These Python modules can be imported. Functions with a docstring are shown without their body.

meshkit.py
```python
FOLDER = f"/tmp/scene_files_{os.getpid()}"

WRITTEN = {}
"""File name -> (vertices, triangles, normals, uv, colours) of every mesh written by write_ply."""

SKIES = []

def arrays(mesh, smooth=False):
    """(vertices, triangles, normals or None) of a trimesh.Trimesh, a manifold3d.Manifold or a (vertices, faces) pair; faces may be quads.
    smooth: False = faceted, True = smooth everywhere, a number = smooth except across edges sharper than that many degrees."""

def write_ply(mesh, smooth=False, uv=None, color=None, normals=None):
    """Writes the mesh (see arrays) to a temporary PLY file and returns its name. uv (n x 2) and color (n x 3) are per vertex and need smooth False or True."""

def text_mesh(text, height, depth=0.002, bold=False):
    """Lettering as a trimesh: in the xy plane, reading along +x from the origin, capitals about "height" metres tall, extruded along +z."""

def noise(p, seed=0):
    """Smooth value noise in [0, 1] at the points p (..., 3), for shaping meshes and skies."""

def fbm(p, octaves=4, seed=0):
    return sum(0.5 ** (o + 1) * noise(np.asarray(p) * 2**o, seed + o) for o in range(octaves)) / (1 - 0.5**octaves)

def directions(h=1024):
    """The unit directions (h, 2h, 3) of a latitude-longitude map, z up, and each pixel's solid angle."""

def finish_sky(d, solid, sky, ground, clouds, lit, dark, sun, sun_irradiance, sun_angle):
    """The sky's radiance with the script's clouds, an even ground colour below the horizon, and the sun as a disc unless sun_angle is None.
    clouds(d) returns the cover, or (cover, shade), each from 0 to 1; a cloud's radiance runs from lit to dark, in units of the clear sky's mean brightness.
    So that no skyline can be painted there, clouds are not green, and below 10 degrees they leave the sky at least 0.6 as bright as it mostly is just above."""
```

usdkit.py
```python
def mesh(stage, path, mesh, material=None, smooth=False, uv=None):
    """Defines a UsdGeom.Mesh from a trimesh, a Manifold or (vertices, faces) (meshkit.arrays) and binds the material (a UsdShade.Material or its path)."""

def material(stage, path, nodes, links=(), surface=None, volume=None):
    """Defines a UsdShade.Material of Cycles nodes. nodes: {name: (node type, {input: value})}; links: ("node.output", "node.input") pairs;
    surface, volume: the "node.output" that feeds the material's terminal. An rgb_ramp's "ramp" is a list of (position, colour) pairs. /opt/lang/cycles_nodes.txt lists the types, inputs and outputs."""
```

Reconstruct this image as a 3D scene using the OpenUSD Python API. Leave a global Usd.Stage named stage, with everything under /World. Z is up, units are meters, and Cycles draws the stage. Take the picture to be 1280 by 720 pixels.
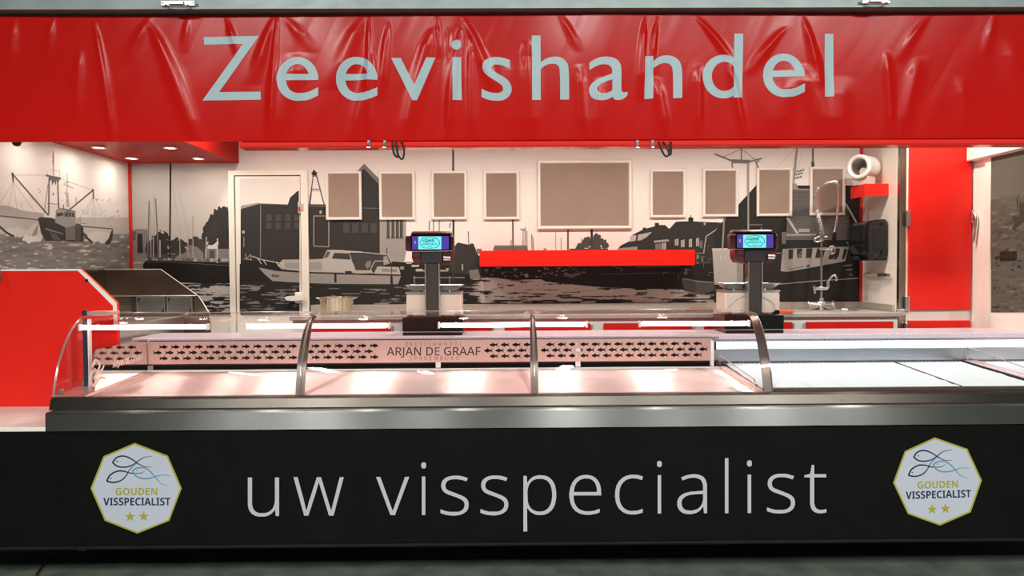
import math, random
import numpy as np, trimesh, shapely, usdkit, meshkit
from shapely import affinity
from shapely.geometry import Polygon, LineString, Point, MultiPolygon, box as sbox
from shapely.ops import unary_union
from pxr import Usd, UsdGeom, UsdLux, UsdShade, Gf, Sdf, Vt

random.seed(7)
rng = np.random.default_rng(7)
stage = Usd.Stage.CreateInMemory()
UsdGeom.SetStageUpAxis(stage, 'Z')
UsdGeom.Xform.Define(stage, '/World')
UsdGeom.Scope.Define(stage, '/World/Looks')

# ------------------------------------------------------------------ camera
F = 924.0                                   # focal length in pixels of a 1280 x 720 picture
EYE = np.array([0.0, -3.71, 1.6])
YAW, PITCH, ROLL = math.radians(0.5), math.radians(-1.5), math.radians(0.33)
_f0 = np.array([math.sin(YAW), math.cos(YAW), 0.0])
FWD = _f0 * math.cos(PITCH) + np.array([0, 0, 1.0]) * math.sin(PITCH)
_r = np.cross(FWD, [0, 0, 1.0]); _r /= np.linalg.norm(_r)
_u = np.cross(_r, FWD)
RIGHT = _r * math.cos(ROLL) - _u * math.sin(ROLL)
UP = _u * math.cos(ROLL) + _r * math.sin(ROLL)
cam = UsdGeom.Camera.Define(stage, '/World/camera')
cam.CreateHorizontalApertureAttr(36.0)
cam.CreateVerticalApertureAttr(20.25)
cam.CreateFocalLengthAttr(36.0 * F / 1280)
cam.CreateClippingRangeAttr(Gf.Vec2f(0.05, 200))
cam.CreateExposureAttr(0.7)
_m = np.eye(4); _m[0, :3], _m[1, :3], _m[2, :3], _m[3, :3] = RIGHT, UP, -FWD, EYE
cam.AddTransformOp().Set(Gf.Matrix4d(*_m.ravel().tolist()))

def ray(px, py):
    return FWD * F + RIGHT * (px - 640) + UP * (360 - py)
def onplane(px, py, axis, value):           # where the line of sight through a pixel meets a plane
    d = ray(px, py)
    return EYE + d * ((value - EYE[axis]) / d[axis])
def onY(px, py, y): return onplane(px, py, 1, y)
def onX(px, py, x): return onplane(px, py, 0, x)
def onZ(px, py, z): return onplane(px, py, 2, z)
def X_(px, y, py=360): return float(onY(px, py, y)[0])
def Z_(py, y, px=640): return float(onY(px, py, y)[2])

# ------------------------------------------------------------------ light
dome = UsdLux.DomeLight.Define(stage, '/World/hall_ambience')
dome.CreateIntensityAttr(0.012); dome.CreateColorAttr(Gf.Vec3f(0.85, 1.0, 0.95))
def rect_light(name, x, y, z, w, h, inten, color, rot=(0, 0, 0), parent='/World'):
    l = UsdLux.RectLight.Define(stage, f'{parent}/{name}')
    l.CreateWidthAttr(w); l.CreateHeightAttr(h); l.CreateIntensityAttr(inten); l.CreateColorAttr(Gf.Vec3f(*color))
    l.AddTranslateOp().Set(Gf.Vec3d(x, y, z)); l.AddRotateXYZOp().Set(Gf.Vec3f(*rot))
    return l
HALL = 175.0
for i, (x, y, z) in enumerate([(-2.8, -6.2, 5.2), (0.9, -6.2, 5.2), (3.9, -6.2, 5.2), (-5.2, -9.6, 6.4), (-1.6, -9.6, 6.4), (3.2, -9.6, 6.4), (6.8, -9.6, 6.4)]):
    rect_light(f'hall_tube_light_{i:03d}', x, y, z, 0.20, 1.6, HALL, (0.95, 1.0, 0.96))
def disk_light(path, p, r, inten, color, spread=None):
    l = UsdLux.DiskLight.Define(stage, path)
    l.CreateRadiusAttr(r); l.CreateIntensityAttr(inten); l.CreateColorAttr(Gf.Vec3f(*color))
    l.AddTranslateOp().Set(Gf.Vec3d(*map(float, p)))
    if spread:
        s = UsdLux.ShapingAPI.Apply(l.GetPrim()); s.CreateShapingConeAngleAttr(spread); s.CreateShapingConeSoftnessAttr(0.6)
    return l
WARM = (1.0, 0.925, 0.80)

# ------------------------------------------------------------------ materials
MAT = {}
def mat(name, color, rough=0.5, metal=0.0, bump=None, vary=0.06, scale=6.0, stretch=(1, 1, 1), brush=None, translucent=None, aniso=0.85, **kw):
    """A principled surface whose colour and gloss wander a little with position; bump = (scale, strength, stretch)."""
    n = {'g': ('geometry', {}), 'm': ('mapping', {'scale': stretch}), 'n': ('noise_texture', {'scale': scale, 'detail': 4.0}),
         'r': ('rgb_ramp', {'ramp': [(0.3, tuple(c * (1 - vary) for c in color)), (0.7, tuple(min(1, c * (1 + vary)) for c in color))]}),
         'p': ('principled_bsdf', {'roughness': rough, 'metallic': metal, **kw})}
    l = [('g.position', 'm.vector'), ('m.vector', 'n.vector'), ('n.fac', 'r.fac'), ('r.color', 'p.base_color')]
    if bump:
        n['bm'] = ('mapping', {'scale': bump[2] if len(bump) > 2 else (1, 1, 1)})
        n['bn'] = ('noise_texture', {'scale': bump[0], 'detail': 3.0})
        n['b'] = ('bump', {'strength': bump[1], 'distance': 0.002})
        l += [('g.position', 'bm.vector'), ('bm.vector', 'bn.vector'), ('bn.fac', 'b.height'), ('b.normal', 'p.normal')]
    if brush:                                # direction across the brushed grain
        n['t'] = ('combine_xyz', dict(zip('xyz', map(float, brush)))); l.append(('t.vector', 'p.tangent')); n['p'][1]['anisotropic'] = aniso
    out = 'p.BSDF'
    if translucent:
        n['tr'] = ('translucent_bsdf', {'color': translucent[0]}); n['mx'] = ('mix_closure', {'fac': translucent[1]}); out = 'mx.closure'
        l += [('p.BSDF', 'mx.closure1'), ('tr.BSDF', 'mx.closure2')]
    MAT[name] = usdkit.material(stage, '/World/Looks/' + name, n, l, surface=out)
def emit(name, color, strength):
    MAT[name] = usdkit.material(stage, '/World/Looks/' + name, {'e': ('emission', {'color': color, 'strength': strength})}, [], surface='e.emission')

mat('banner_vinyl', (0.74, 0.014, 0.010), 0.20, vary=0.03, scale=2, translucent=((0.62, 0.012, 0.009), 0.38), specular_ior_level=0.17)
mat('banner_letter', (0.33, 0.43, 0.455), 0.4, vary=0.02)
mat('red_laminate', (0.78, 0.018, 0.011), 0.32, vary=0.03, specular_ior_level=0.3)
mat('red_lacquer', (0.85, 0.035, 0.025), 0.12, vary=0.02)
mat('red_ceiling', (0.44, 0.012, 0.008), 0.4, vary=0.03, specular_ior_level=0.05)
mat('red_trim', (0.62, 0.02, 0.015), 0.4)
mat('white_laminate', (0.86, 0.81, 0.74), 0.35, vary=0.02)
mat('white_plastic', (0.82, 0.80, 0.76), 0.3, vary=0.02)
mat('grey_plastic', (0.50, 0.48, 0.43), 0.35, vary=0.03)
mat('aluminium', (0.75, 0.73, 0.69), 0.35, 0.7, vary=0.03)
mat('frame_white', (0.86, 0.82, 0.74), 0.35, 0.1, vary=0.02)
mat('poster_backing', (0.31, 0.235, 0.19), 0.22, vary=0.06, scale=2.5)
mat('steel', (0.62, 0.60, 0.57), 0.30, 1.0, bump=(40, 0.15, (1, 20, 20)))
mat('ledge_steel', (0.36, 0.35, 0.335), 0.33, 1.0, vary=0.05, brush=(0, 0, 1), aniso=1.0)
mat('polished_steel', (0.36, 0.30, 0.25), 0.22, 1.0, bump=(6, 0.10, (1, 1, 3)))
mat('mirror_steel', (0.80, 0.72, 0.69), 0.06, 1.0, vary=0.02)
mat('chrome', (0.78, 0.77, 0.75), 0.22, 1.0, vary=0.01)
mat('tray_steel', (0.88, 0.74, 0.72), 0.36, 0.92, vary=0.03, brush=(0, 1, 0), aniso=1.0)
mat('dimmed_ledge_steel', (0.17, 0.145, 0.125), 0.35, 1.0, vary=0.05, brush=(0, 0, 1))  # ledge steel again, colour darkened and warmed to stand in for its reflections
mat('band_steel', (0.46, 0.47, 0.52), 0.32, 1.0, vary=0.04)
mat('fish_panel_steel', (0.86, 0.57, 0.51), 0.32, 0.75, vary=0.04)
mat('pink_granite', (0.62, 0.52, 0.59), 0.25, vary=0.22, scale=160)
mat('grey_worktop', (0.36, 0.315, 0.28), 0.4, vary=0.12, scale=120)
mat('bronze_profile', (0.16, 0.115, 0.10), 0.35, 0.7, vary=0.05)
mat('blue_steel', (0.10, 0.12, 0.20), 0.25, 0.8)
mat('black_panel', (0.004, 0.004, 0.004), 0.14, vary=0.2, specular_ior_level=0.2)
mat('black_plastic', (0.010, 0.010, 0.010), 0.09, vary=0.1)
mat('black_rubber', (0.010, 0.009, 0.009), 0.6)
mat('dark_gap', (0.012, 0.010, 0.009), 0.6)
mat('scale_dark', (0.10, 0.030, 0.030), 0.22, vary=0.1)
mat('scale_brown', (0.045, 0.032, 0.028), 0.35, vary=0.1)
mat('scale_white', (0.66, 0.53, 0.45), 0.35, vary=0.03)
mat('panel_letter', (0.50, 0.485, 0.495), 0.35, vary=0.02)
mat('badge_white', (0.52, 0.53, 0.60), 0.3, vary=0.02)
mat('badge_gold', (0.38, 0.33, 0.035), 0.3)
mat('badge_navy', (0.020, 0.022, 0.075), 0.3)
mat('badge_blue', (0.10, 0.28, 0.46), 0.3)
mat('badge_dark', (0.012, 0.016, 0.035), 0.3)
mat('print_brown', (0.05, 0.018, 0.014), 0.45)
mat('print_brown_light', (0.17, 0.075, 0.06), 0.45)
mat('ice_white', (0.60, 0.70, 0.74), 0.35, vary=0.03)
mat('orange_board', (0.62, 0.12, 0.04), 0.45)
mat('brown_board', (0.30, 0.13, 0.07), 0.5)
mat('pot_metal', (0.62, 0.56, 0.42), 0.25, 0.9, vary=0.05)
mat('etched', (0.75, 0.62, 0.60), 0.7)
mat('grey_rail', (0.26, 0.29, 0.29), 0.45, 0.3, vary=0.12, scale=9)
mat('hall_floor', (0.11, 0.125, 0.10), 0.65, bump=(60, 0.3), vary=0.35, scale=5)
mat('trailer_floor', (0.10, 0.09, 0.085), 0.6)
mat('underside', (0.012, 0.012, 0.012), 0.7)
emit('lamp_glow', (1.0, 0.90, 0.76), 14.0)
emit('tube_glow', (1.0, 0.53, 0.49), 4.6)
emit('cool_glow', (0.66, 0.88, 1.0), 2.1)
emit('screen_teal', (0.16, 0.72, 0.72), 0.85)
emit('screen_purple', (0.10, 0.07, 0.42), 0.55)
emit('screen_ink', (0.02, 0.09, 0.15), 0.5)
emit('screen_pink', (0.9, 0.45, 0.6), 0.6)
MAT['glass'] = usdkit.material(stage, '/World/Looks/glass', {
    'lw': ('layer_weight', {'blend': 0.5}), 'pw': ('math', {'math_type': 'power', 'value2': 4.0}), 'f': ('math', {'math_type': 'multiply_add', 'value2': 0.62, 'value3': 0.022}), 't': ('transparent_bsdf', {'color': (0.975, 0.965, 0.965)}), 'g': ('glossy_bsdf', {'roughness': 0.015, 'color': (1, 1, 1)}),
    'x': ('mix_closure', {})}, [('lw.facing', 'pw.value1'), ('pw.value', 'f.value1'), ('f.value', 'x.fac'), ('t.BSDF', 'x.closure1'), ('g.BSDF', 'x.closure2')], surface='x.closure')
MAT['glass_edge'] = usdkit.material(stage, '/World/Looks/glass_edge', {
    'p': ('principled_bsdf', {'base_color': (0.55, 0.48, 0.46), 'roughness': 0.15, 'metallic': 0.6})}, [], surface='p.BSDF')
MAT['print'] = usdkit.material(stage, '/World/Looks/print', {      # flat photographic print: its colours are stored with the mesh
    'a': ('attribute', {'attribute': 'tone'}), 'g': ('geometry', {}), 'n': ('noise_texture', {'scale': 330.0, 'detail': 2.0}),
    'r': ('map_range', {'from_min': 0.25, 'from_max': 0.75, 'to_min': 0.88, 'to_max': 1.10}), 'c': ('combine_color', {}),
    'x': ('mix_color', {'blend_type': 'multiply', 'fac': 1.0}), 'p': ('principled_bsdf', {'roughness': 0.5, 'specular_ior_level': 0.2})},
    [('g.position', 'n.vector'), ('n.fac', 'r.value'), ('r.result', 'c.r'), ('r.result', 'c.g'), ('r.result', 'c.b'), ('a.color', 'x.a'), ('c.color', 'x.b'), ('x.result', 'p.base_color')], surface='p.BSDF')

# ------------------------------------------------------------------ prims
_used = {}
def _numbered(parent, name):
    k = _used.get((parent, name), 0); _used[(parent, name)] = k + 1
    return name if k == 0 else f'{name}_{k:03d}'
BASE = {}
def _tag(prim, label=None, cat=None, group=None, kind=None):
    for k, v in (('label', label), ('category', cat), ('group', group), ('kind', kind)):
        if v: prim.SetCustomDataByKey(k, v)
def thing(name, base, label=None, cat=None, group=None, kind=None):
    path = '/World/' + _numbered('/World', name)
    x = UsdGeom.Xform.Define(stage, path); x.AddTranslateOp().Set(Gf.Vec3d(*map(float, base)))
    BASE[path] = np.array(base, float)
    _tag(x.GetPrim(), label, cat, group, kind)
    return path
def _base(path):
    while path not in BASE:
        path = path.rpartition('/')[0]
        if not path: return np.zeros(3)
    return BASE[path]
def part(parent, name, mesh, material, smooth=False, label=None, kind=None):
    path = parent + '/' + _numbered(parent, name)
    if isinstance(mesh, (list, tuple)) and len(mesh) and isinstance(mesh[0], trimesh.Trimesh): mesh = trimesh.util.concatenate(list(mesh))
    m = mesh.copy(); m.apply_translation(-_base(parent))
    p = usdkit.mesh(stage, path, m, MAT[material], smooth)
    _tag(p.GetPrim(), label, None, None, kind)
    return path
def solo(name, mesh, material, smooth=False, label=None, cat=None, group=None, kind=None):
    if isinstance(mesh, (list, tuple)): mesh = trimesh.util.concatenate(list(mesh))
    path = '/World/' + _numbered('/World', name)
    p = usdkit.mesh(stage, path, mesh, MAT[material], smooth)
    _tag(p.GetPrim(), label, cat, group, kind)
    return path

# ------------------------------------------------------------------ shapes
def box(x0, x1, y0, y1, z0, z1, b=0.0):
    x0, x1 = sorted((x0, x1)); y0, y1 = sorted((y0, y1)); z0, z1 = sorted((z0, z1))
    b = min(b, (x1 - x0) * .45, (y1 - y0) * .45, (z1 - z0) * .45)
    if b <= 0:
        m = trimesh.creation.box([x1 - x0, y1 - y0, z1 - z0]); m.apply_translation([(x0 + x1) / 2, (y0 + y1) / 2, (z0 + z1) / 2]); return m
    pts = []
    for sx, ex in ((x0, 1), (x1, -1)):
        for sy, ey in ((y0, 1), (y1, -1)):
            for sz, ez in ((z0, 1), (z1, -1)):
                pts += [(sx + ex * b, sy + ey * b, sz), (sx + ex * b, sy, sz + ez * b), (sx, sy + ey * b, sz + ez * b)]
    return trimesh.convex.convex_hull(np.array(pts))
def _extrude(poly, h):
    if isinstance(poly, (list, tuple)): poly = Polygon(poly)
    poly = poly if poly.is_valid else poly.buffer(0)
    return trimesh.util.concatenate([trimesh.creation.extrude_polygon(g, h, engine='earcut') for g in getattr(poly, 'geoms', [poly]) if g.area > 1e-10 and g.geom_type == 'Polygon'])
def prism_xz(poly, y0, y1):                  # polygon in (x, z) made solid from y0 to y1
    m = _extrude(poly, y1 - y0); v = m.vertices
    m.vertices = np.stack([v[:, 0], y1 - v[:, 2], v[:, 1]], 1); return m
def prism_yz(poly, x0, x1):
    m = _extrude(poly, x1 - x0); v = m.vertices
    m.vertices = np.stack([v[:, 2] + x0, v[:, 0], v[:, 1]], 1); return m
def prism_xy(poly, z0, z1):
    m = _extrude(poly, z1 - z0); m.apply_translation([0, 0, z0]); return m
def tube(pts, r, n=10, cap=True):
    pts = np.array(pts, float); k = len(pts); r = np.broadcast_to(np.asarray(r, float), (k,))
    t = np.gradient(pts, axis=0); t /= np.maximum(np.linalg.norm(t, axis=1, keepdims=True), 1e-9)
    a = np.cross(t[0], [0, 0, 1.0]);  a = np.cross(t[0], [0, 1.0, 0]) if np.linalg.norm(a) < 1e-3 else a
    a /= np.linalg.norm(a); V = []
    ang = np.arange(n) / n * 2 * np.pi
    for i in range(k):
        a = a - t[i] * (a @ t[i]); a /= np.linalg.norm(a); b = np.cross(t[i], a)
        V.append(pts[i] + r[i] * (np.cos(ang)[:, None] * a + np.sin(ang)[:, None] * b))
    V = np.vstack(V); Fc = []
    for i in range(k - 1):
        for j in range(n):
            p, q = i * n + j, i * n + (j + 1) % n
            Fc += [(p, q, q + n), (p, q + n, p + n)]
    if cap:
        V = np.vstack([V, pts[0], pts[-1]]); c0, c1 = len(V) - 2, len(V) - 1
        for j in range(n):
            Fc += [(c0, (j + 1) % n, j), (c1, (k - 1) * n + j, (k - 1) * n + (j + 1) % n)]
    return trimesh.Trimesh(V, Fc, process=False)
def lathe(profile, at=(0, 0, 0), axis=(0, 0, 1), n=32):
    m = trimesh.creation.revolve(np.array(profile, float), sections=n)
    m.apply_transform(trimesh.geometry.align_vectors([0, 0, 1], axis)); m.apply_translation(at); return m
def rod(p, q, r, n=12): return tube([p, q], r, n)
def spline(pts, n=8):
    pts = np.array(pts, float); P = np.vstack([2 * pts[0] - pts[1], pts, 2 * pts[-1] - pts[-2]]); out = []
    for i in range(1, len(P) - 2):
        for t in np.arange(n) / n:
            a, b, c, d = P[i - 1], P[i], P[i + 1], P[i + 2]
            out.append(.5 * (2 * b + (c - a) * t + (2 * a - 5 * b + 4 * c - d) * t ** 2 + (3 * b - a - 3 * c + d) * t ** 3))
    return np.array(out + [pts[-1]])
def frame_ring(x0, x1, z0, z1, w, y0, y1, b=0.004):           # a bevelled picture frame: four mitred sides
    out = []
    prof = [(0, 0), (0, .75), (.25, 1), (.75, 1), (1, .55), (1, 0)]  # (across from outer edge, depth)
    o = [(x0, z0), (x1, z0), (x1, z1), (x0, z1)]; V = []
    for (x, z), (sx, sz) in zip(o, ((1, 1), (-1, 1), (-1, -1), (1, -1))):
        for a, d in prof: V.append((x + sx * a * w, y1 + (y0 - y1) * d, z + sz * a * w))
    k = len(prof); Fc = []
    for i in range(4):
        for j in range(k):
            a, b_, c, d = i * k + j, i * k + (j + 1) % k, ((i + 1) % 4) * k + (j + 1) % k, ((i + 1) % 4) * k + j
            Fc += [(a, b_, c), (a, c, d)]
    m = trimesh.Trimesh(V, Fc, process=False); trimesh.repair.fix_normals(m); return m
def P2(pts, plane='y', v=0.0):               # pixels of the photograph -> (x, z) on a plane of constant y
    return [tuple(onY(a, b, v)[[0, 2]]) for a, b in pts]
def projpoly(poly, y):                       # a shapely polygon in pixels -> shapely polygon in (x, z)
    return shapely.transform(poly, lambda c: np.array([onY(a, b, y)[[0, 2]] for a, b in c]))
def chaikin(pts, corners=(), n=2, closed=True):
    """Rounds a polygon except at the given corner indices."""
    pts = [tuple(p) for p in pts]; hard = set(pts[i] for i in corners)
    for _ in range(n):
        new = []
        for i, p in enumerate(pts):
            a, b = pts[i - 1], pts[(i + 1) % len(pts)]
            if p in hard: new.append(p)
            else:
                new.append((p[0] * .75 + a[0] * .25, p[1] * .75 + a[1] * .25)); new.append((p[0] * .75 + b[0] * .25, p[1] * .75 + b[1] * .25))
        pts = new
    return pts
def ellipse(cx, cy, rx, ry, n=48):
    return Polygon([(cx + rx * math.cos(t), cy + ry * math.sin(t)) for t in np.arange(n) / n * 2 * np.pi])
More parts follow.
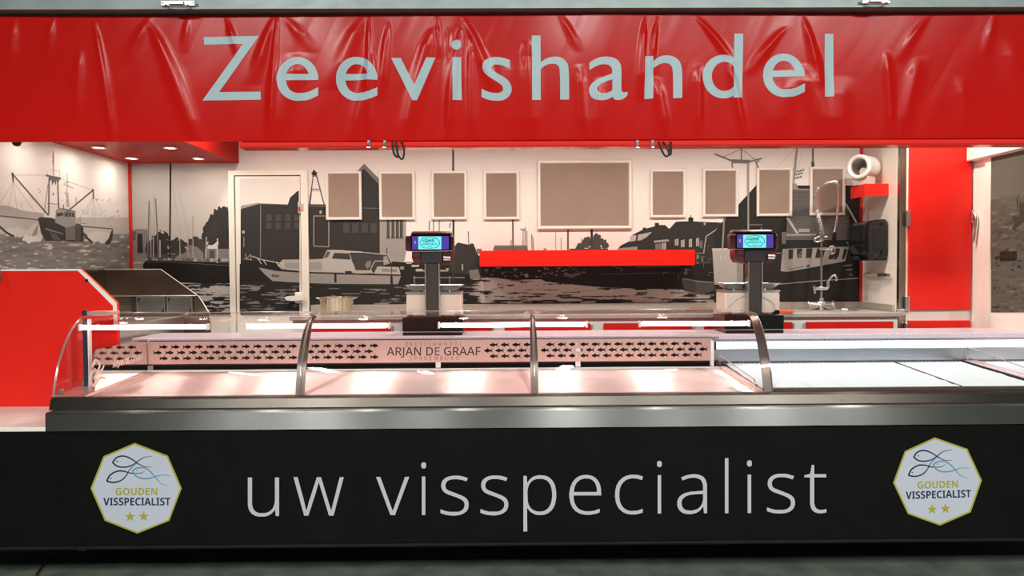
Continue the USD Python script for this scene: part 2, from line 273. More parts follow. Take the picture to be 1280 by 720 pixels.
GLYPHS = {  # lettering outlines: advance; polygons | rings /, in thousandths of an em
    'Lu': '594;80,156 80,532 138,532 138,166 148,115 164,85 187,62 213,48 246,40 304,40 347,50 387,72 418,107 438,153 448,214 448,532 506,532 506,0 458,0 448,90 432,64 406,36 378,16 336,-2 290,-10 242,-10 182,2 134,30 106,64 88,108',
    'Lw': '736;164,0 14,532 74,532 166,196 196,68 234,202 342,532 402,532 404,528 544,70 662,528 664,532 722,532 578,0 514,0 512,4 370,462 336,338 226,4 224,0',
    'Lv': '470;0,530 62,530 234,60 406,530 468,532 266,0 202,2',
    'Li': '234;78,674 80,706 88,720 100,728 134,728 146,720 154,706 154,666 146,652 134,644 106,642 96,646 84,658|88,532 144,532 144,0 88,0',
    'Ls': '468;44,78 103,56 164,42 270,42 303,50 333,66 356,93 366,126 362,167 352,185 327,208 271,236 144,282 106,302 74,332 56,374 54,424 64,460 78,482 104,506 132,522 166,534 218,542 276,542 324,536 408,510 410,506 390,462 339,480 276,492 210,492 171,484 145,472 125,453 110,418 114,377 124,359 145,340 332,266 374,242 402,214 420,172 422,122 412,82 396,54 360,22 308,0 246,-10 184,-10 114,0 48,22 44,26',
    'Lp': '600;88,532 136,532 144,434 168,472 198,502 242,528 302,542 366,540 412,528 460,500 502,452 526,400 542,316 542,222 524,134 504,90 482,58 432,16 388,-2 344,-10 298,-10 252,-2 198,26 174,48 142,89 144,-236 88,-236/146,316 152,178 166,131 186,95 221,62 274,42 340,40 379,50 413,70 442,101 466,147 478,192 484,240 484,298 476,358 462,403 438,443 405,472 346,492 266,488 213,464 178,425 158,381',
    'Le': '552;56,232 56,290 68,366 98,438 136,486 180,518 236,538 310,542 372,528 418,500 446,470 468,434 482,398 492,352 496,258 118,258 116,220 122,182 134,143 154,107 183,76 215,56 274,40 350,40 407,50 474,74 474,24 424,4 338,-10 258,-8 196,8 142,40 98,90 72,146/132,385 118,306 434,306 436,330 430,372 414,419 398,445 375,468 347,484 324,490 262,492 205,474 160,435',
    'Lc': '476;56,234 58,316 76,390 106,446 158,498 216,528 286,542 370,538 442,516 428,466 360,486 290,490 245,482 205,464 167,431 144,399 124,347 116,300 116,224 126,169 150,113 187,72 227,50 270,40 362,44 436,68 438,18 434,14 350,-8 274,-10 210,2 166,22 120,60 96,92 68,158',
    'La': '536;46,118 46,158 56,198 82,238 116,264 154,282 222,300 398,314 398,374 392,413 372,455 351,474 300,492 240,492 189,482 118,454 100,498 172,528 248,542 300,542 340,536 398,510 432,470 452,404 454,0 410,2 402,88 398,90 352,34 302,4 238,-10 186,-10 144,-2 114,10 80,36 56,74/108,116 120,81 147,56 175,44 252,40 315,58 337,72 364,99 386,139 398,196 398,269 244,260 199,250 157,232 125,203 114,187 106,160',
    'Ll': '234;88,760 146,760 146,0 88,0',
    'Lt': '340;12,486 12,518 90,537 112,660 148,660 149,532 312,532 312,486 148,485 148,132 158,87 183,54 218,40 268,40 314,50 314,4 254,-10 194,-8 146,10 114,42 98,78 90,122 90,484',
    'BG': '736;56,322 60,430 86,526 136,608 202,666 282,704 396,724 524,718 650,682 604,566 490,602 404,606 337,592 287,564 252,529 222,475 204,402 202,328 210,272 226,221 248,183 279,150 309,130 364,112 484,112 528,121 528,283 386,284 386,398 664,398 664,30 568,4 446,-10 330,-6 238,20 168,64 114,126 74,214',
    'BO': '790;56,324 64,462 86,540 104,578 134,622 178,664 236,698 276,712 338,724 428,726 514,712 574,688 636,642 668,604 696,554 718,490 730,420 732,324 720,236 700,172 670,116 622,62 580,32 506,2 426,-10 322,-6 246,14 184,48 130,100 90,168 68,236/208,414 212,276 228,217 254,171 289,138 331,118 374,110 452,116 499,136 525,159 554,199 570,241 582,304 584,390 578,442 564,495 540,543 497,584 434,606 348,604 289,580 248,539 224,491',
    'BU': '744;82,714 224,714 224,250 230,211 254,159 289,128 338,112 394,110 445,122 471,138 496,167 516,222 520,714 662,714 658,206 646,158 622,106 598,74 554,36 508,12 438,-6 300,-6 238,10 200,28 162,56 126,98 94,168 82,238',
    'BD': '732;86,714 354,714 428,704 482,688 532,664 578,630 614,590 648,530 670,454 676,400 672,292 656,220 626,154 594,110 540,62 458,22 378,4 86,0/228,120 324,118 413,138 453,162 479,189 506,233 528,334 526,414 516,465 500,505 476,539 413,582 338,598 228,597',
    'BE': '552;86,714 498,714 498,596 228,594 229,430 480,430 480,314 228,313 228,119 498,118 498,0 86,0',
    'BN': '796;86,714 264,714 586,170 580,714 710,714 710,0 528,2 206,548 214,360 214,0 86,0',
    'BV': '648;0,712 156,714 292,284 324,154 362,308 492,714 646,714 402,0 242,2',
    'BI': '388;36,632 36,714 350,714 350,632 264,606 264,108 350,82 350,0 36,0 36,82 122,108 122,606',
    'BS': '562;46,158 174,116 280,108 315,114 349,130 368,149 380,180 374,225 345,258 148,354 122,372 82,416 58,476 54,550 66,602 92,646 124,676 166,700 216,716 272,724 390,718 512,680 470,566 362,602 278,608 247,602 215,584 194,544 198,505 227,468 428,370 464,344 498,304 518,254 522,184 508,124 478,74 416,24 354,0 284,-10 140,-2 46,30',
    'BP': '618;86,714 340,714 446,694 496,668 532,634 558,590 570,550 574,472 564,416 540,362 502,318 442,282 400,268 330,258 228,257 228,0 86,0/228,376 308,374 346,380 387,396 414,421 428,452 432,506 420,547 399,572 371,588 338,596 228,597',
    'BC': '640;56,322 60,430 86,528 134,610 206,674 286,710 370,724 496,716 564,698 608,678 562,564 487,594 422,606 354,602 293,576 254,539 224,487 210,442 202,384 204,304 214,251 242,187 279,147 325,120 384,108 476,114 580,144 578,22 484,-4 356,-10 278,2 212,28 168,58 136,90 102,140 74,210',
    'BA': '682;0,0 256,718 424,718 682,0 530,0 468,178 213,178 152,0/304,464 250,298 434,299 341,604',
    'BL': '552;86,714 228,714 228,119 522,118 522,0 86,0',
    'BT': '572;16,596 16,714 554,714 554,596 356,595 356,0 214,0 214,595',
    'MA': '656;0,2 270,718 382,720 654,2 540,0 462,206 189,206 114,2/288,482 224,300 432,301 327,612',
    'MR': '632;92,716 330,716 386,710 440,696 478,678 528,634 548,598 560,552 562,488 556,452 522,386 482,350 424,318 620,0 494,0 324,290 202,289 202,0 92,0/202,380 338,380 383,392 415,412 440,447 450,488 446,546 426,585 387,612 350,622 203,625',
    'MJ': '288;-78,-184 -78,-94 -26,-104 33,-98 68,-73 86,-35 90,716 200,716 200,24 188,-70 158,-130 102,-176 24,-196 -24,-196',
    'MN': '772;92,716 224,716 584,140 578,716 680,716 680,0 546,0 186,578 192,0 92,0',
    'MD': '732;92,716 350,716 448,700 488,686 548,652 616,582 644,530 664,464 672,400 668,290 656,232 626,160 596,116 542,66 466,26 388,6 332,0 92,0/202,94 318,92 417,112 479,148 510,181 534,223 550,274 558,332 558,392 548,461 536,497 508,545 471,580 427,604 334,624 202,623',
    'ME': '554;92,716 496,716 496,622 202,620 203,418 478,418 478,326 202,325 202,95 496,94 496,0 92,0',
    'MG': '730;58,324 62,430 88,526 138,608 212,672 298,710 396,726 532,718 644,684 606,592 488,628 400,632 335,620 277,592 230,549 194,487 174,406 172,330 180,270 202,203 232,157 263,128 309,102 360,88 480,86 550,99 550,291 398,292 398,384 656,384 656,28 558,2 448,-10 330,-6 244,18 172,62 110,136 74,222',
    'MF': '522;92,716 496,716 496,622 202,621 202,391 478,390 478,298 203,297 202,0 92,0',
    'RZ': '574;36,0 38,60 430,644 54,648 54,714 524,714 522,654 130,68 534,66 534,0',
    'RE': '554;98,0 98,714 494,714 494,648 172,646 173,406 474,406 474,342 172,341 172,67 494,66 494,0',
    'RV': '592;0,712 78,714 254,226 295,92 512,714 590,714 332,0 258,0',
    'RI': '324;44,670 44,714 278,714 278,670 198,652 198,60 278,44 278,0 44,0 44,44 122,60 122,652',
    'RS': '546;50,94 180,60 306,60 353,74 389,98 412,129 422,162 416,229 379,276 323,308 160,374 124,398 90,434 64,494 60,562 72,612 92,646 146,692 240,722 360,720 478,686 456,620 344,654 236,654 175,628 148,597 136,562 144,489 175,450 229,418 400,348 444,318 474,284 494,236 498,166 486,114 468,80 426,38 368,8 298,-8 206,-10 124,0 52,22',
    'RH': '732;98,716 172,716 173,408 554,408 556,714 632,716 632,0 556,2 554,342 173,342 172,0 98,0',
    'RA': '624;0,0 276,710 280,718 346,718 622,0 544,2 454,234 167,234 76,0/192,302 432,301 313,630 308,627',
    'RN': '744;98,714 184,710 578,108 574,714 646,714 646,0 560,0 162,608 166,0 98,0',
    'RD': '720;98,714 340,714 430,700 486,680 534,652 606,576 636,514 652,452 658,398 652,274 634,204 606,146 578,108 514,54 432,18 364,4 98,0/172,66 310,64 411,82 487,122 540,183 576,292 580,392 574,444 558,503 534,549 497,590 455,618 348,648 172,649',
    'RL': '518;98,714 172,714 172,67 496,66 496,0 98,0',
    'RP': '596;98,716 316,716 434,692 478,666 510,632 530,594 542,544 542,476 530,424 506,378 462,334 422,312 364,294 172,285 172,0 98,0/172,352 328,354 393,372 429,396 456,435 468,486 466,540 441,597 401,630 352,646 173,651',
    'RK': '604;98,714 172,714 174,356 506,714 594,714 308,406 604,0 516,0 510,6 252,354 172,280 172,0 98,0',
    'RB': '642;98,714 398,708 496,676 542,632 564,560 562,504 550,466 502,408 426,376 486,360 532,334 560,304 582,252 586,182 576,130 546,76 502,38 448,14 390,2 98,0/172,66 354,64 413,74 453,92 486,125 506,178 506,240 488,285 451,318 390,338 173,342/172,406 344,404 405,414 437,428 470,461 484,500 486,548 472,593 441,624 384,644 173,650',
    'RU': '726;90,714 166,714 166,218 184,151 229,95 267,72 320,58 388,56 443,66 491,90 524,123 546,163 560,228 560,714 634,714 630,192 596,100 574,70 526,30 486,10 426,-6 294,-6 246,6 196,30 130,96 102,158 90,226',
    'RR': '610;98,716 320,716 386,708 464,680 508,642 530,602 542,552 534,446 516,408 484,370 398,322 590,0 504,2 326,302 172,301 172,0 98,0/172,368 336,368 385,380 425,404 458,451 468,494 466,548 441,603 397,634 350,646 173,650',
    'RG': '726;62,322 70,452 98,538 146,612 216,672 294,708 396,726 530,718 640,684 612,618 500,654 400,660 317,644 249,608 204,565 164,497 144,422 140,328 150,256 170,195 196,151 233,112 281,82 336,64 394,56 484,58 574,77 574,303 396,304 396,370 650,370 648,28 518,-4 374,-10 288,4 216,34 164,72 112,138 78,220',
}
def glyph(key):
    adv, _, body = GLYPHS[key].partition(';'); ps = []
    for p in body.split('|'):
        rings = [[tuple(int(v) for v in q.split(',')) for q in r.split(' ')] for r in p.split('/')]
        ps.append(Polygon(rings[0], rings[1:]).buffer(0))
    return unary_union(ps), int(adv)
def text_line(text, style, x0, x1, base, height_px=None, cap=714, spread=None):
    """Lettering in picture pixels: from x0 to x1, standing on base(x), capitals height_px tall; one polygon per letter."""
    pen, items = 0, []
    for ch in text:
        if ch == ' ': pen += 260 + (spread or 0); continue
        g, adv = glyph(style + ch); items.append((affinity.translate(g, pen, 0))); pen += adv + (spread or 0)
    a, b = items[0].bounds[0], items[-1].bounds[2]
    sx = (x1 - x0) / (b - a); sy = sx if height_px is None else height_px / cap
    out = []
    for g in items:
        out.append(shapely.transform(g, lambda c: np.stack([x0 + (c[:, 0] - a) * sx, base(x0 + (c[:, 0] - a) * sx) - c[:, 1] * sy], 1)))
    return out

# ------------------------------------------------------------------ flat photographic prints
YB = 2.04
XL, XR, XE = X_(163, YB, 300), X_(1077, YB, 300), 3.285   # back wall, left wall, right partition, right end wall
class Print:
    """A printed picture: flat coloured shapes and toned grids, drawn in the pixels of the photograph and laid on the wall they are stuck to."""
    def __init__(self, axis, value, tint=(1.0, 0.95, 0.89)): self.axis, self.value, self.items, self.tint = axis, value, [], tint
    def poly(self, pts, tone, n=0, corners=()):
        if isinstance(pts, (Polygon, MultiPolygon)): g = pts
        else: g = Polygon(chaikin(pts, corners, n) if n else pts)
        self.items.append(('p', g if g.is_valid else g.buffer(0), tone))
    def lines(self, segs, w, tone):
        self.items.append(('p', unary_union([LineString(s).buffer(w / 2, cap_style='flat') for s in segs]), tone))
    def grid(self, x0, y0, x1, y1, sx, sy, fn): self.items.append(('g', (x0, y0, x1, y1, sx, sy, fn), None))
    def mesh(self, rects, lift=0.0008):
        V, Fc, C = [], [], []; n = 0
        sign = -1 if self.value > 0 else 1
        reg = unary_union([sbox(*r) for r in rects])
        def put(p2, f, col, layer):
            nonlocal n
            v = self.value + sign * (lift + layer * 0.00002)
            V.append(np.array([onplane(a, b, self.axis, v) for a, b in p2])); Fc.append(np.asarray(f) + n); C.append(col); n += len(p2)
        for k, (kind, g, tone) in enumerate(self.items):
            if kind == 'p':
                q = g.intersection(reg)
                for s in getattr(q, 'geoms', [q]):
                    if s.geom_type != 'Polygon' or s.area < 0.02: continue
                    v, f = trimesh.creation.triangulate_polygon(s, engine='earcut')
                    put(v, f, np.repeat([shade(tone, self.tint)], len(v), 0), k)
            else:
                x0, y0, x1, y1, sx, sy, fn = g
                for r in rects:
                    a, b, c, d = max(x0, r[0]), max(y0, r[1]), min(x1, r[2]), min(y1, r[3])
                    if c - a < .5 or d - b < .5: continue
                    xs, ys = np.linspace(a, c, max(2, int((c - a) / sx) + 1)), np.linspace(b, d, max(2, int((d - b) / sy) + 1))
                    gx, gy = np.meshgrid(xs, ys); t = fn(gx, gy); w, h = len(xs), len(ys)
                    i = (np.arange(h - 1)[:, None] * w + np.arange(w - 1)).ravel()
                    put(np.stack([gx.ravel(), gy.ravel()], 1), np.vstack([np.stack([i, i + w, i + 1], 1), np.stack([i + 1, i + w, i + w + 1], 1)]), shade(t.ravel(), self.tint), k)
        m = trimesh.Trimesh(np.vstack(V), np.vstack(Fc), process=False)
        return m, np.vstack(C)
def shade(t, tint=(1.0, 0.95, 0.89)):
    t = np.maximum(np.asarray(t, float) * 1.02 - 0.020, 0.012)
    return np.stack([t * tint[0], t * tint[1], t * tint[2]], -1)
def put_print(parent, name, pr, rects, label=None, cat=None, top=False, lift=0.0008):
    m, c = pr.mesh(rects, lift)
    if top: path = solo(name, m, 'print', False, label, cat)
    else: path = part(parent, name, m, 'print', False, label)
    UsdGeom.PrimvarsAPI(UsdGeom.Mesh.Get(stage, path)).CreatePrimvar('tone', Sdf.ValueTypeNames.Color3fArray, 'vertex').Set(Vt.Vec3fArray.FromNumpy(c.astype(np.float32)))
    return path
def crown(cx, cy, rx, ry, seed, n=70, leaf=2.2):
    r = np.random.default_rng(seed); gs = []
    for _ in range(n):
        a, d = r.uniform(0, 2 * np.pi), math.sqrt(r.uniform(0, 1))
        s = leaf * r.uniform(.5, 1.4) * (1 if d > .8 else 2.2)
        x, y = cx + rx * d * math.cos(a), cy + ry * d * math.sin(a)
        gs.append(Polygon([(x + s * r.uniform(.6, 1.2) * math.cos(t), y + s * r.uniform(.6, 1.2) * math.sin(t)) for t in np.arange(7) / 7 * 2 * np.pi]).buffer(0))
    return unary_union(gs + [ellipse(cx, cy, rx * .72, ry * .72, 20)])
def nz(gx, gy, sx, sy, seed, o=4): return meshkit.fbm(np.stack([gx / sx, gy / sy, gx * 0 + seed * 3.7], -1), o, seed)
def zp(x0, y0, s, pts): return [(x0 + a / s, y0 + b / s) for a, b in pts]

# ---- harbour print on the back wall and its door
hb = Print(1, YB)
hb.grid(155, 170, 1085, 352, 6, 4, lambda x, y: 0.80 - 0.30 * np.clip((330 - x) / 130, 0, 1) + 0.02 * (nz(x, y, 90, 30, 1) - .5))  # left sky greyed, partly as light falloff painted into the print tone
def water(x, y):
    k = nz(x, y, 16, 1.7, 4, 4); big = nz(x, y, 60, 7, 9, 2)
    light = 0.52 - 0.10 * np.clip((y - 372) / 14, 0, 1)
    lane = np.clip(np.minimum((x - 585) / 20, (905 - x) / 40), 0, 1) + 0.9 * np.clip((300 - x) / 14, 0, 1) * np.clip((x - 160) / 10, 0, 1)
    thr = 0.60 - 0.22 * lane - 0.06 * (big - .5) + 0.10 * np.clip((y - 366) / 16, 0, 1) * lane
    s = np.clip((k - thr) / 0.05, 0, 1)
    return 0.045 + (light - 0.045) * s * (0.45 + 0.55 * np.clip(lane, 0, 1))
hb.grid(155, 339, 1085, 393, 1.1, 0.8, water)
B = 0.045
# left end: sheds, trees, masts, boats
hb.poly([(164, 288), (174, 286), (184, 287), (185, 324), (164, 324)], .26)
hb.poly(zp(155, 200, 3.69, [(62, 340), (84, 340), (88, 430), (62, 430)]), .06); hb.poly([(165, 290), (170, 289), (170, 300), (165, 300)], .17)
hb.poly(crown(201, 306, 12, 18, 1, 90, 1.6), .06); hb.poly(crown(188, 312, 5, 12, 2, 40, 1.4), .07)
hb.poly(crown(222, 308, 11, 10, 3, 60, 1.6), .07); hb.poly(crown(243, 308, 9, 12, 4, 60, 1.5), .08); hb.poly(crown(252, 312, 8, 14, 14, 50, 1.5), .08)
hb.poly(crown(277, 283, 17, 25, 5, 230, 2.0), .055); hb.poly(crown(284, 306, 9, 20, 6, 100, 2.0), .055); hb.poly(crown(263, 292, 9, 14, 7, 70, 1.8), .06)
hb.poly([(186, 318), (290, 316), (290, 330), (186, 330)], .10)
hb.poly([(232, 313), (238, 306), (247, 309), (254, 316), (254, 326), (232, 326)], .24); hb.poly([(256, 311), (288, 311), (290, 325), (256, 325)], .22)
hb.poly([(262, 313), (268, 313), (268, 324), (262, 324)], .10)
hb.poly([(219, 322), (226, 317), (243, 316), (248, 330), (236, 329), (222, 325)], .27)
hb.lines([[(213.2, 203), (212.2, 325)]], 2.2, .05)
hb.lines([[(186.6, 251), (184.5, 322)], [(194.4, 248), (198.5, 322)]], 1.7, .20)
hb.lines([[(193, 243), (191.5, 323)], [(188, 262), (188.6, 322)], [(241, 269), (241.4, 322)], [(224.6, 298), (225, 322)], [(235, 294), (235.2, 320)], [(257.8, 296), (257.4, 326)]], 1.3, .42)
hb.lines([[(271.8, 298), (271.5, 330)], [(200, 300), (200.2, 322)]], 1.5, .55)
hb.lines([[(215, 228), (226, 296)], [(223, 238), (236, 292)]], .5, .40)
for i in range(26):
    x = 166 + i * 4.8 + rng.uniform(-1, 1)
    hb.poly([(x, 323 + rng.uniform(-1, 1)), (x + rng.uniform(1.5, 5), 322.5), (x + rng.uniform(3, 6), 327), (x - 1, 327)], float(rng.uniform(.10, .48)))
hb.poly([(163, 326), (183, 324), (181, 336), (163, 337)], .30); hb.poly([(166, 328), (178, 327), (178, 329), (166, 330)], .5)
hb.poly([(178.6, 331), (182, 326), (214, 325.5), (260, 328), (302, 330), (302, 354), (246, 354), (215, 352), (179, 337)], .035)
hb.lines([[(183, 328), (214, 327.5), (300, 333)]], .6, .16)
# black warehouse behind the door and the gabled one to its right
hb.poly([(301, 264), (301.6, 258), (321.7, 254), (360, 255.5), (362.5, 247), (372.2, 238.5), (373.5, 238.5), (373.5, 255), (480, 257), (480, 330), (301, 335)], .055)
hb.poly([(301.6, 261), (301.6, 257), (323, 253.4), (323, 255.2)], .34)
hb.lines([[(323, 254.5), (360, 256)], [(386, 257.5), (407, 258)]], .9, .20)
hb.lines([[(325.8, 254), (325.5, 322)]], 1.2, .22)
for x in (333, 344.5, 356.5, 368):
    for y in (268, 278): hb.poly([(x, y), (x + 6.5, y), (x + 6.5, y + 8), (x, y + 8)], .085)
hb.poly([(302.5, 288), (306, 288), (306, 292), (302.5, 292)], .34); hb.poly([(304, 296), (305.4, 296), (305.4, 309), (304, 309)], .24)
hb.poly([(449, 260), (449, 211.5), (455.3, 205), (474, 224), (474, 330), (430, 330), (430, 260)], .055)
hb.poly([(447, 213.5), (455.3, 204.6), (474, 223.4), (474, 230.5), (455, 211), (450, 216)], .20)
hb.lines([[(452, 260), (474, 260.5)]], 1.0, .16)
hb.lines([[(392.3, 270), (411, 270), (411, 308.5), (392.3, 307.5), (392.3, 270)]], 1.1, .30)
hb.lines([[(411.5, 276), (411, 308)], [(475, 275), (475.2, 320)]], 1.0, .30)
for x in (429, 440, 452, 463):
    hb.poly([(x, 279), (x + 8, 279), (x + 8, 291), (x, 291)], .085)
hb.poly([(399.5, 263), (402, 263), (402.3, 267), (399.3, 267)], .42); hb.poly([(404.5, 258.5), (407, 258.5), (407, 263), (404.5, 263)], .02)
hb.poly([(477, 270), (507.5, 270), (507.5, 316), (505, 327), (477, 327)], .33)
hb.lines([[(477, y), (507, y)] for y in np.arange(300, 326, 2.2)], .35, .27)
for x in (483.5, 489.5, 495, 500):
    hb.poly([(x, 275), (x + 3.3, 275), (x + 3.3, 296), (x, 296)], .06); hb.poly([(x - .6, 296), (x + 3.9, 296), (x + 3.9, 298.4), (x - .6, 298.4)], .10)
    hb.lines([[(x + 1.6, 275), (x + 1.6, 295)]], .4, .25)
hb.lines([[(476.2, 262), (476.2, 326)]], 1.2, .42)
# light beacon on three legs
hb.poly([(388.8, 216), (391, 215), (391, 213.5), (392.5, 212.4), (394, 213.5), (394.6, 215), (396.8, 216), (395, 219), (390.6, 219)], .05)
hb.lines([[(391.4, 219), (387.2, 257)], [(395.6, 219), (405.4, 257)], [(390.6, 220), (396.6, 220)]], 1.2, .08)
hb.lines([[(389.3, 236.4), (399.8, 236.4)], [(391.2, 221), (386.2, 255)], [(388.8, 238), (400.6, 238)]], .6, .12)
# quay and moored motor yacht
hb.poly([(301, 326), (440, 326), (600, 330), (600, 352), (500, 356), (301, 350)], .04)
def yt(*p): return zp(380, 300, 9.14, p)
hb.poly([(322, 333.2), (327, 334.8), (345, 338), (375, 340.5), (390, 341.4), (501.5, 344.2), (497.5, 355.5), (420, 355.4), (385, 354.2), (341, 351.6), (332, 344)], .30)
hb.poly([(341, 351.4), (385, 353.8), (420, 355), (497.5, 355.2), (499, 358.5), (384, 356.8), (346, 354)], .05)
hb.lines([[(322, 333.4), (345, 338), (388, 341), (502, 344.3)]], 1.4, .045)
hb.lines([[(340, 343.5), (348, 344.3), (348, 346), (341, 345.3), (340, 343.5)]], 1.0, .06)
hb.poly([(353, 324.5), (386, 324), (404, 323.5), (447, 330), (447, 341.5), (388, 340), (352, 336.5), (347, 332)], .40)
hb.poly([(356, 328.5), (402, 328), (403, 337.5), (388, 337.5), (356, 334.5)], .33)
hb.lines([[(x, 328.5), (x, 336)] for x in range(358, 402, 4)], .5, .22)
hb.poly(yt((210, 220), (262, 115), (320, 118), (640, 128), (700, 145), (520, 150), (590, 360), (480, 380), (210, 350)), .44)
hb.poly(yt((218, 212), (265, 130), (305, 135), (275, 195)), .13); hb.poly(yt((318, 212), (345, 148), (515, 152), (535, 224)), .07)
hb.poly(yt((520, 145), (700, 145), (880, 165), (960, 170), (1000, 260), (900, 300), (800, 355), (590, 345)), .075)
hb.poly(yt((695, 290), (720, 245), (770, 235), (760, 300), (720, 330)), .22); hb.poly(yt((905, 190), (950, 180), (980, 270), (910, 290)), .30)
hb.lines([yt((262, 118), (420, 118), (690, 142), (960, 168), (1000, 262)), yt((755, 345), (810, 240), (960, 240))], .9, .50)
hb.poly(yt((590, 345), (770, 345), (800, 380), (590, 385)), .40); hb.poly(yt((800, 375), (840, 300), (1085, 310), (1105, 395), (800, 385)), .40)
hb.poly(yt((890, 328), (1060, 332), (1060, 368), (890, 362)), .25)
hb.poly(yt((470, 355), (545, 355), (545, 385), (470, 380)), .05); hb.poly(yt((345, 385), (370, 385), (372, 485), (348, 485)), .05); hb.poly(yt((985, 410), (1012, 410), (1018, 510), (988, 510)), .05)
hb.lines([yt((945, 85), (945, 160)), yt((1000, 290), (1000, 410))], .8, .05)
hb.lines([[(307, 317), (308, 324), (313, 318), (314, 325), (305, 323)]], .8, .40)
hb.lines([[(314.5, 320), (329, 325), (352, 329), (356, 334)], [(329, 325), (333, 331)], [(345, 327.6), (349, 333)], [(322, 323), (327, 330)]], 1.0, .55)
for x, y, a, b, t in ((507, 327, 8, 3, .4), (514, 331, 10, 2.5, .45), (500, 333, 5, 4, .3), (519, 337, 60, 2.5, .28), (520, 336, 8, 3, .45), (557, 335, 10, 3, .36), (569, 336, 14, 2.5, .30), (577, 333, 3, 6, .35), (566, 333, 2, 5, .45), (590, 344, 10, 6, .30)):
    hb.poly([(x, y), (x + a, y), (x + a * .95, y + b), (x + .8, y + b)], t)
hb.lines([[(516, 347), (581, 347)], [(562, 345), (562, 355)], [(518, 345), (518, 355)]], .8, .34)
# middle: quay houses behind the till, pole, masts
hb.poly([(570, 306), (572, 303), (586, 306), (590, 304), (592, 305), (597, 318), (600, 321), (600, 346), (560, 340), (566, 310)], .06)
hb.poly([(586, 338), (600, 336), (604, 345), (588, 349)], .24); hb.poly([(577, 330), (579, 330), (579, 338), (577, 338)], .34)
hb.poly([(596, 311), (602, 311), (602, 315), (596, 318)], .20)
hb.lines([[(566.4, 180), (567, 352)]], 2.3, .07)
hb.lines([[(542, 275), (542, 292)], [(549, 275), (549, 290)], [(537, 276), (536.6, 288)], [(585.5, 289), (586, 308)], [(563, 278), (562, 285)]], .9, .10)
hb.poly([(616, 314), (618.5, 306.5), (658, 306.5), (660.5, 314)], .16); hb.lines([[(618, 307), (658, 307)]], 1, .34)
hb.lines([[(641, 274), (641.4, 314)]], 1.8, .12)
hb.lines([[(638.8, 300), (638.8, 313)], [(654, 286), (653.6, 314)], [(656.5, 284), (656.2, 314)], [(658.5, 288), (659, 314)], [(664.4, 292), (665, 314)], [(666, 295), (666.8, 314)], [(650, 286.5), (656, 287)]], .8, .16)
hb.lines([[(694.6, 289), (694.6, 314)], [(701.4, 297), (701.6, 314)]], .9, .38)
hb.lines([[(710, 286), (710, 314)]], 2.2, .14); hb.lines([[(739.6, 286), (739.8, 314)]], 3.0, .06)
hb.poly([(679, 312), (681, 310.2), (684, 312)], .12); hb.lines([[(727, 298), (727, 314)]], .8, .2)
for i, (x, y, r_) in enumerate(((747, 303, 6), (753, 303, 5), (732, 305, 5), (725, 309, 4), (744, 311, 7), (757, 306, 3), (735, 300, 3.5), (747, 296, 3))):
    hb.poly(crown(x, y, r_, r_ * .8, 30 + i, 26, 1.2), .09)
hb.poly([(712, 311), (760, 311), (760, 316), (712, 316)], .08)
# houses right of the middle
def hz(*p): return zp(750, 200, 3.69, p)
hb.poly(hz((75, 420), (95, 395), (140, 372), (150, 345), (200, 320), (255, 305), (270, 300), (300, 300), (320, 318), (350, 285), (405, 283), (470, 285), (590, 290), (640, 290), (640, 620), (400, 600), (75, 560)), .055)
hb.poly(hz((197, 330), (197, 312), (213, 312), (213, 328)), .055); hb.poly(hz((253, 310), (253, 290), (272, 290), (272, 305)), .05); hb.poly(hz((408, 290), (408, 265), (416, 265), (416, 255), (420, 255), (420, 265), (430, 265), (430, 290)), .04)
hb.poly(hz((138, 378), (140, 350), (168, 346), (165, 372)), .45); hb.poly(hz((172, 372), (176, 344), (240, 332), (215, 356), (190, 370)), .42)
hb.poly(hz((80, 408), (172, 398), (172, 415), (80, 418)), .30)
hb.poly(hz((248, 372), (315, 365), (320, 375), (250, 382)), .36)
for a in ((255, 384, 282, 412, .22), (285, 380, 305, 412, .40), (345, 362, 362, 395, .40), (374, 366, 390, 402, .46), (410, 362, 424, 402, .46), (443, 358, 456, 398, .46), (460, 370, 472, 405, .2), (445, 436, 455, 456, .34), (470, 448, 476, 470, .24), (445, 468, 455, 490, .2)):
    hb.poly(hz((a[0], a[1] + 4), (a[2], a[1]), (a[2], a[3]), (a[0], a[3])), a[4])
    hb.lines([hz(((a[0] + a[2]) / 2, a[1]), ((a[0] + a[2]) / 2, a[3]))], .5, .08)
hb.lines([hz((568, 300), (490, 352), (478, 430))], 1.3, .40); hb.lines([hz((440, 430), (480, 430))], .8, .30)
hb.poly(hz((478, 288), (488, 288), (487, 300), (479, 300)), .40)
# dark printed band of quay, trees and boats below the shelf
hb.poly([(596, 330), (1080, 330), (1080, 364), (880, 362), (800, 361), (752, 359), (735, 357.5), (700, 354), (682, 352), (676, 349), (640, 350), (618, 347), (600, 345)], .04)
for i in range(46):
    x = rng.uniform(603, 730); y = rng.uniform(333, 346)
    hb.poly([(x, y), (x + rng.uniform(1, 6), y - .6), (x + rng.uniform(1, 5), y + rng.uniform(.8, 2.2)), (x + .5, y + 1.6)], float(rng.uniform(.06, .28)))
hb.poly([(655, 343), (659, 341.5), (661, 346), (657, 347)], .34); hb.poly([(702, 345), (722, 341), (728, 342), (715, 347)], .14)
hb.lines([[(752, 342.5), (860, 341)]], .5, .18); hb.lines([[(765, 332), (778, 337), (776, 341)], [(795, 334), (850, 333)]], .7, .22)
for i in range(22):
    x = rng.uniform(815, 890); y = rng.uniform(306, 345)
    if y > 331 or x > 870: hb.lines([[(x, y), (x + rng.uniform(-.5, .5), y + rng.uniform(3, 8))], [(x, y), (x + rng.uniform(2, 6), y)]], .6, float(rng.uniform(.12, .26)))
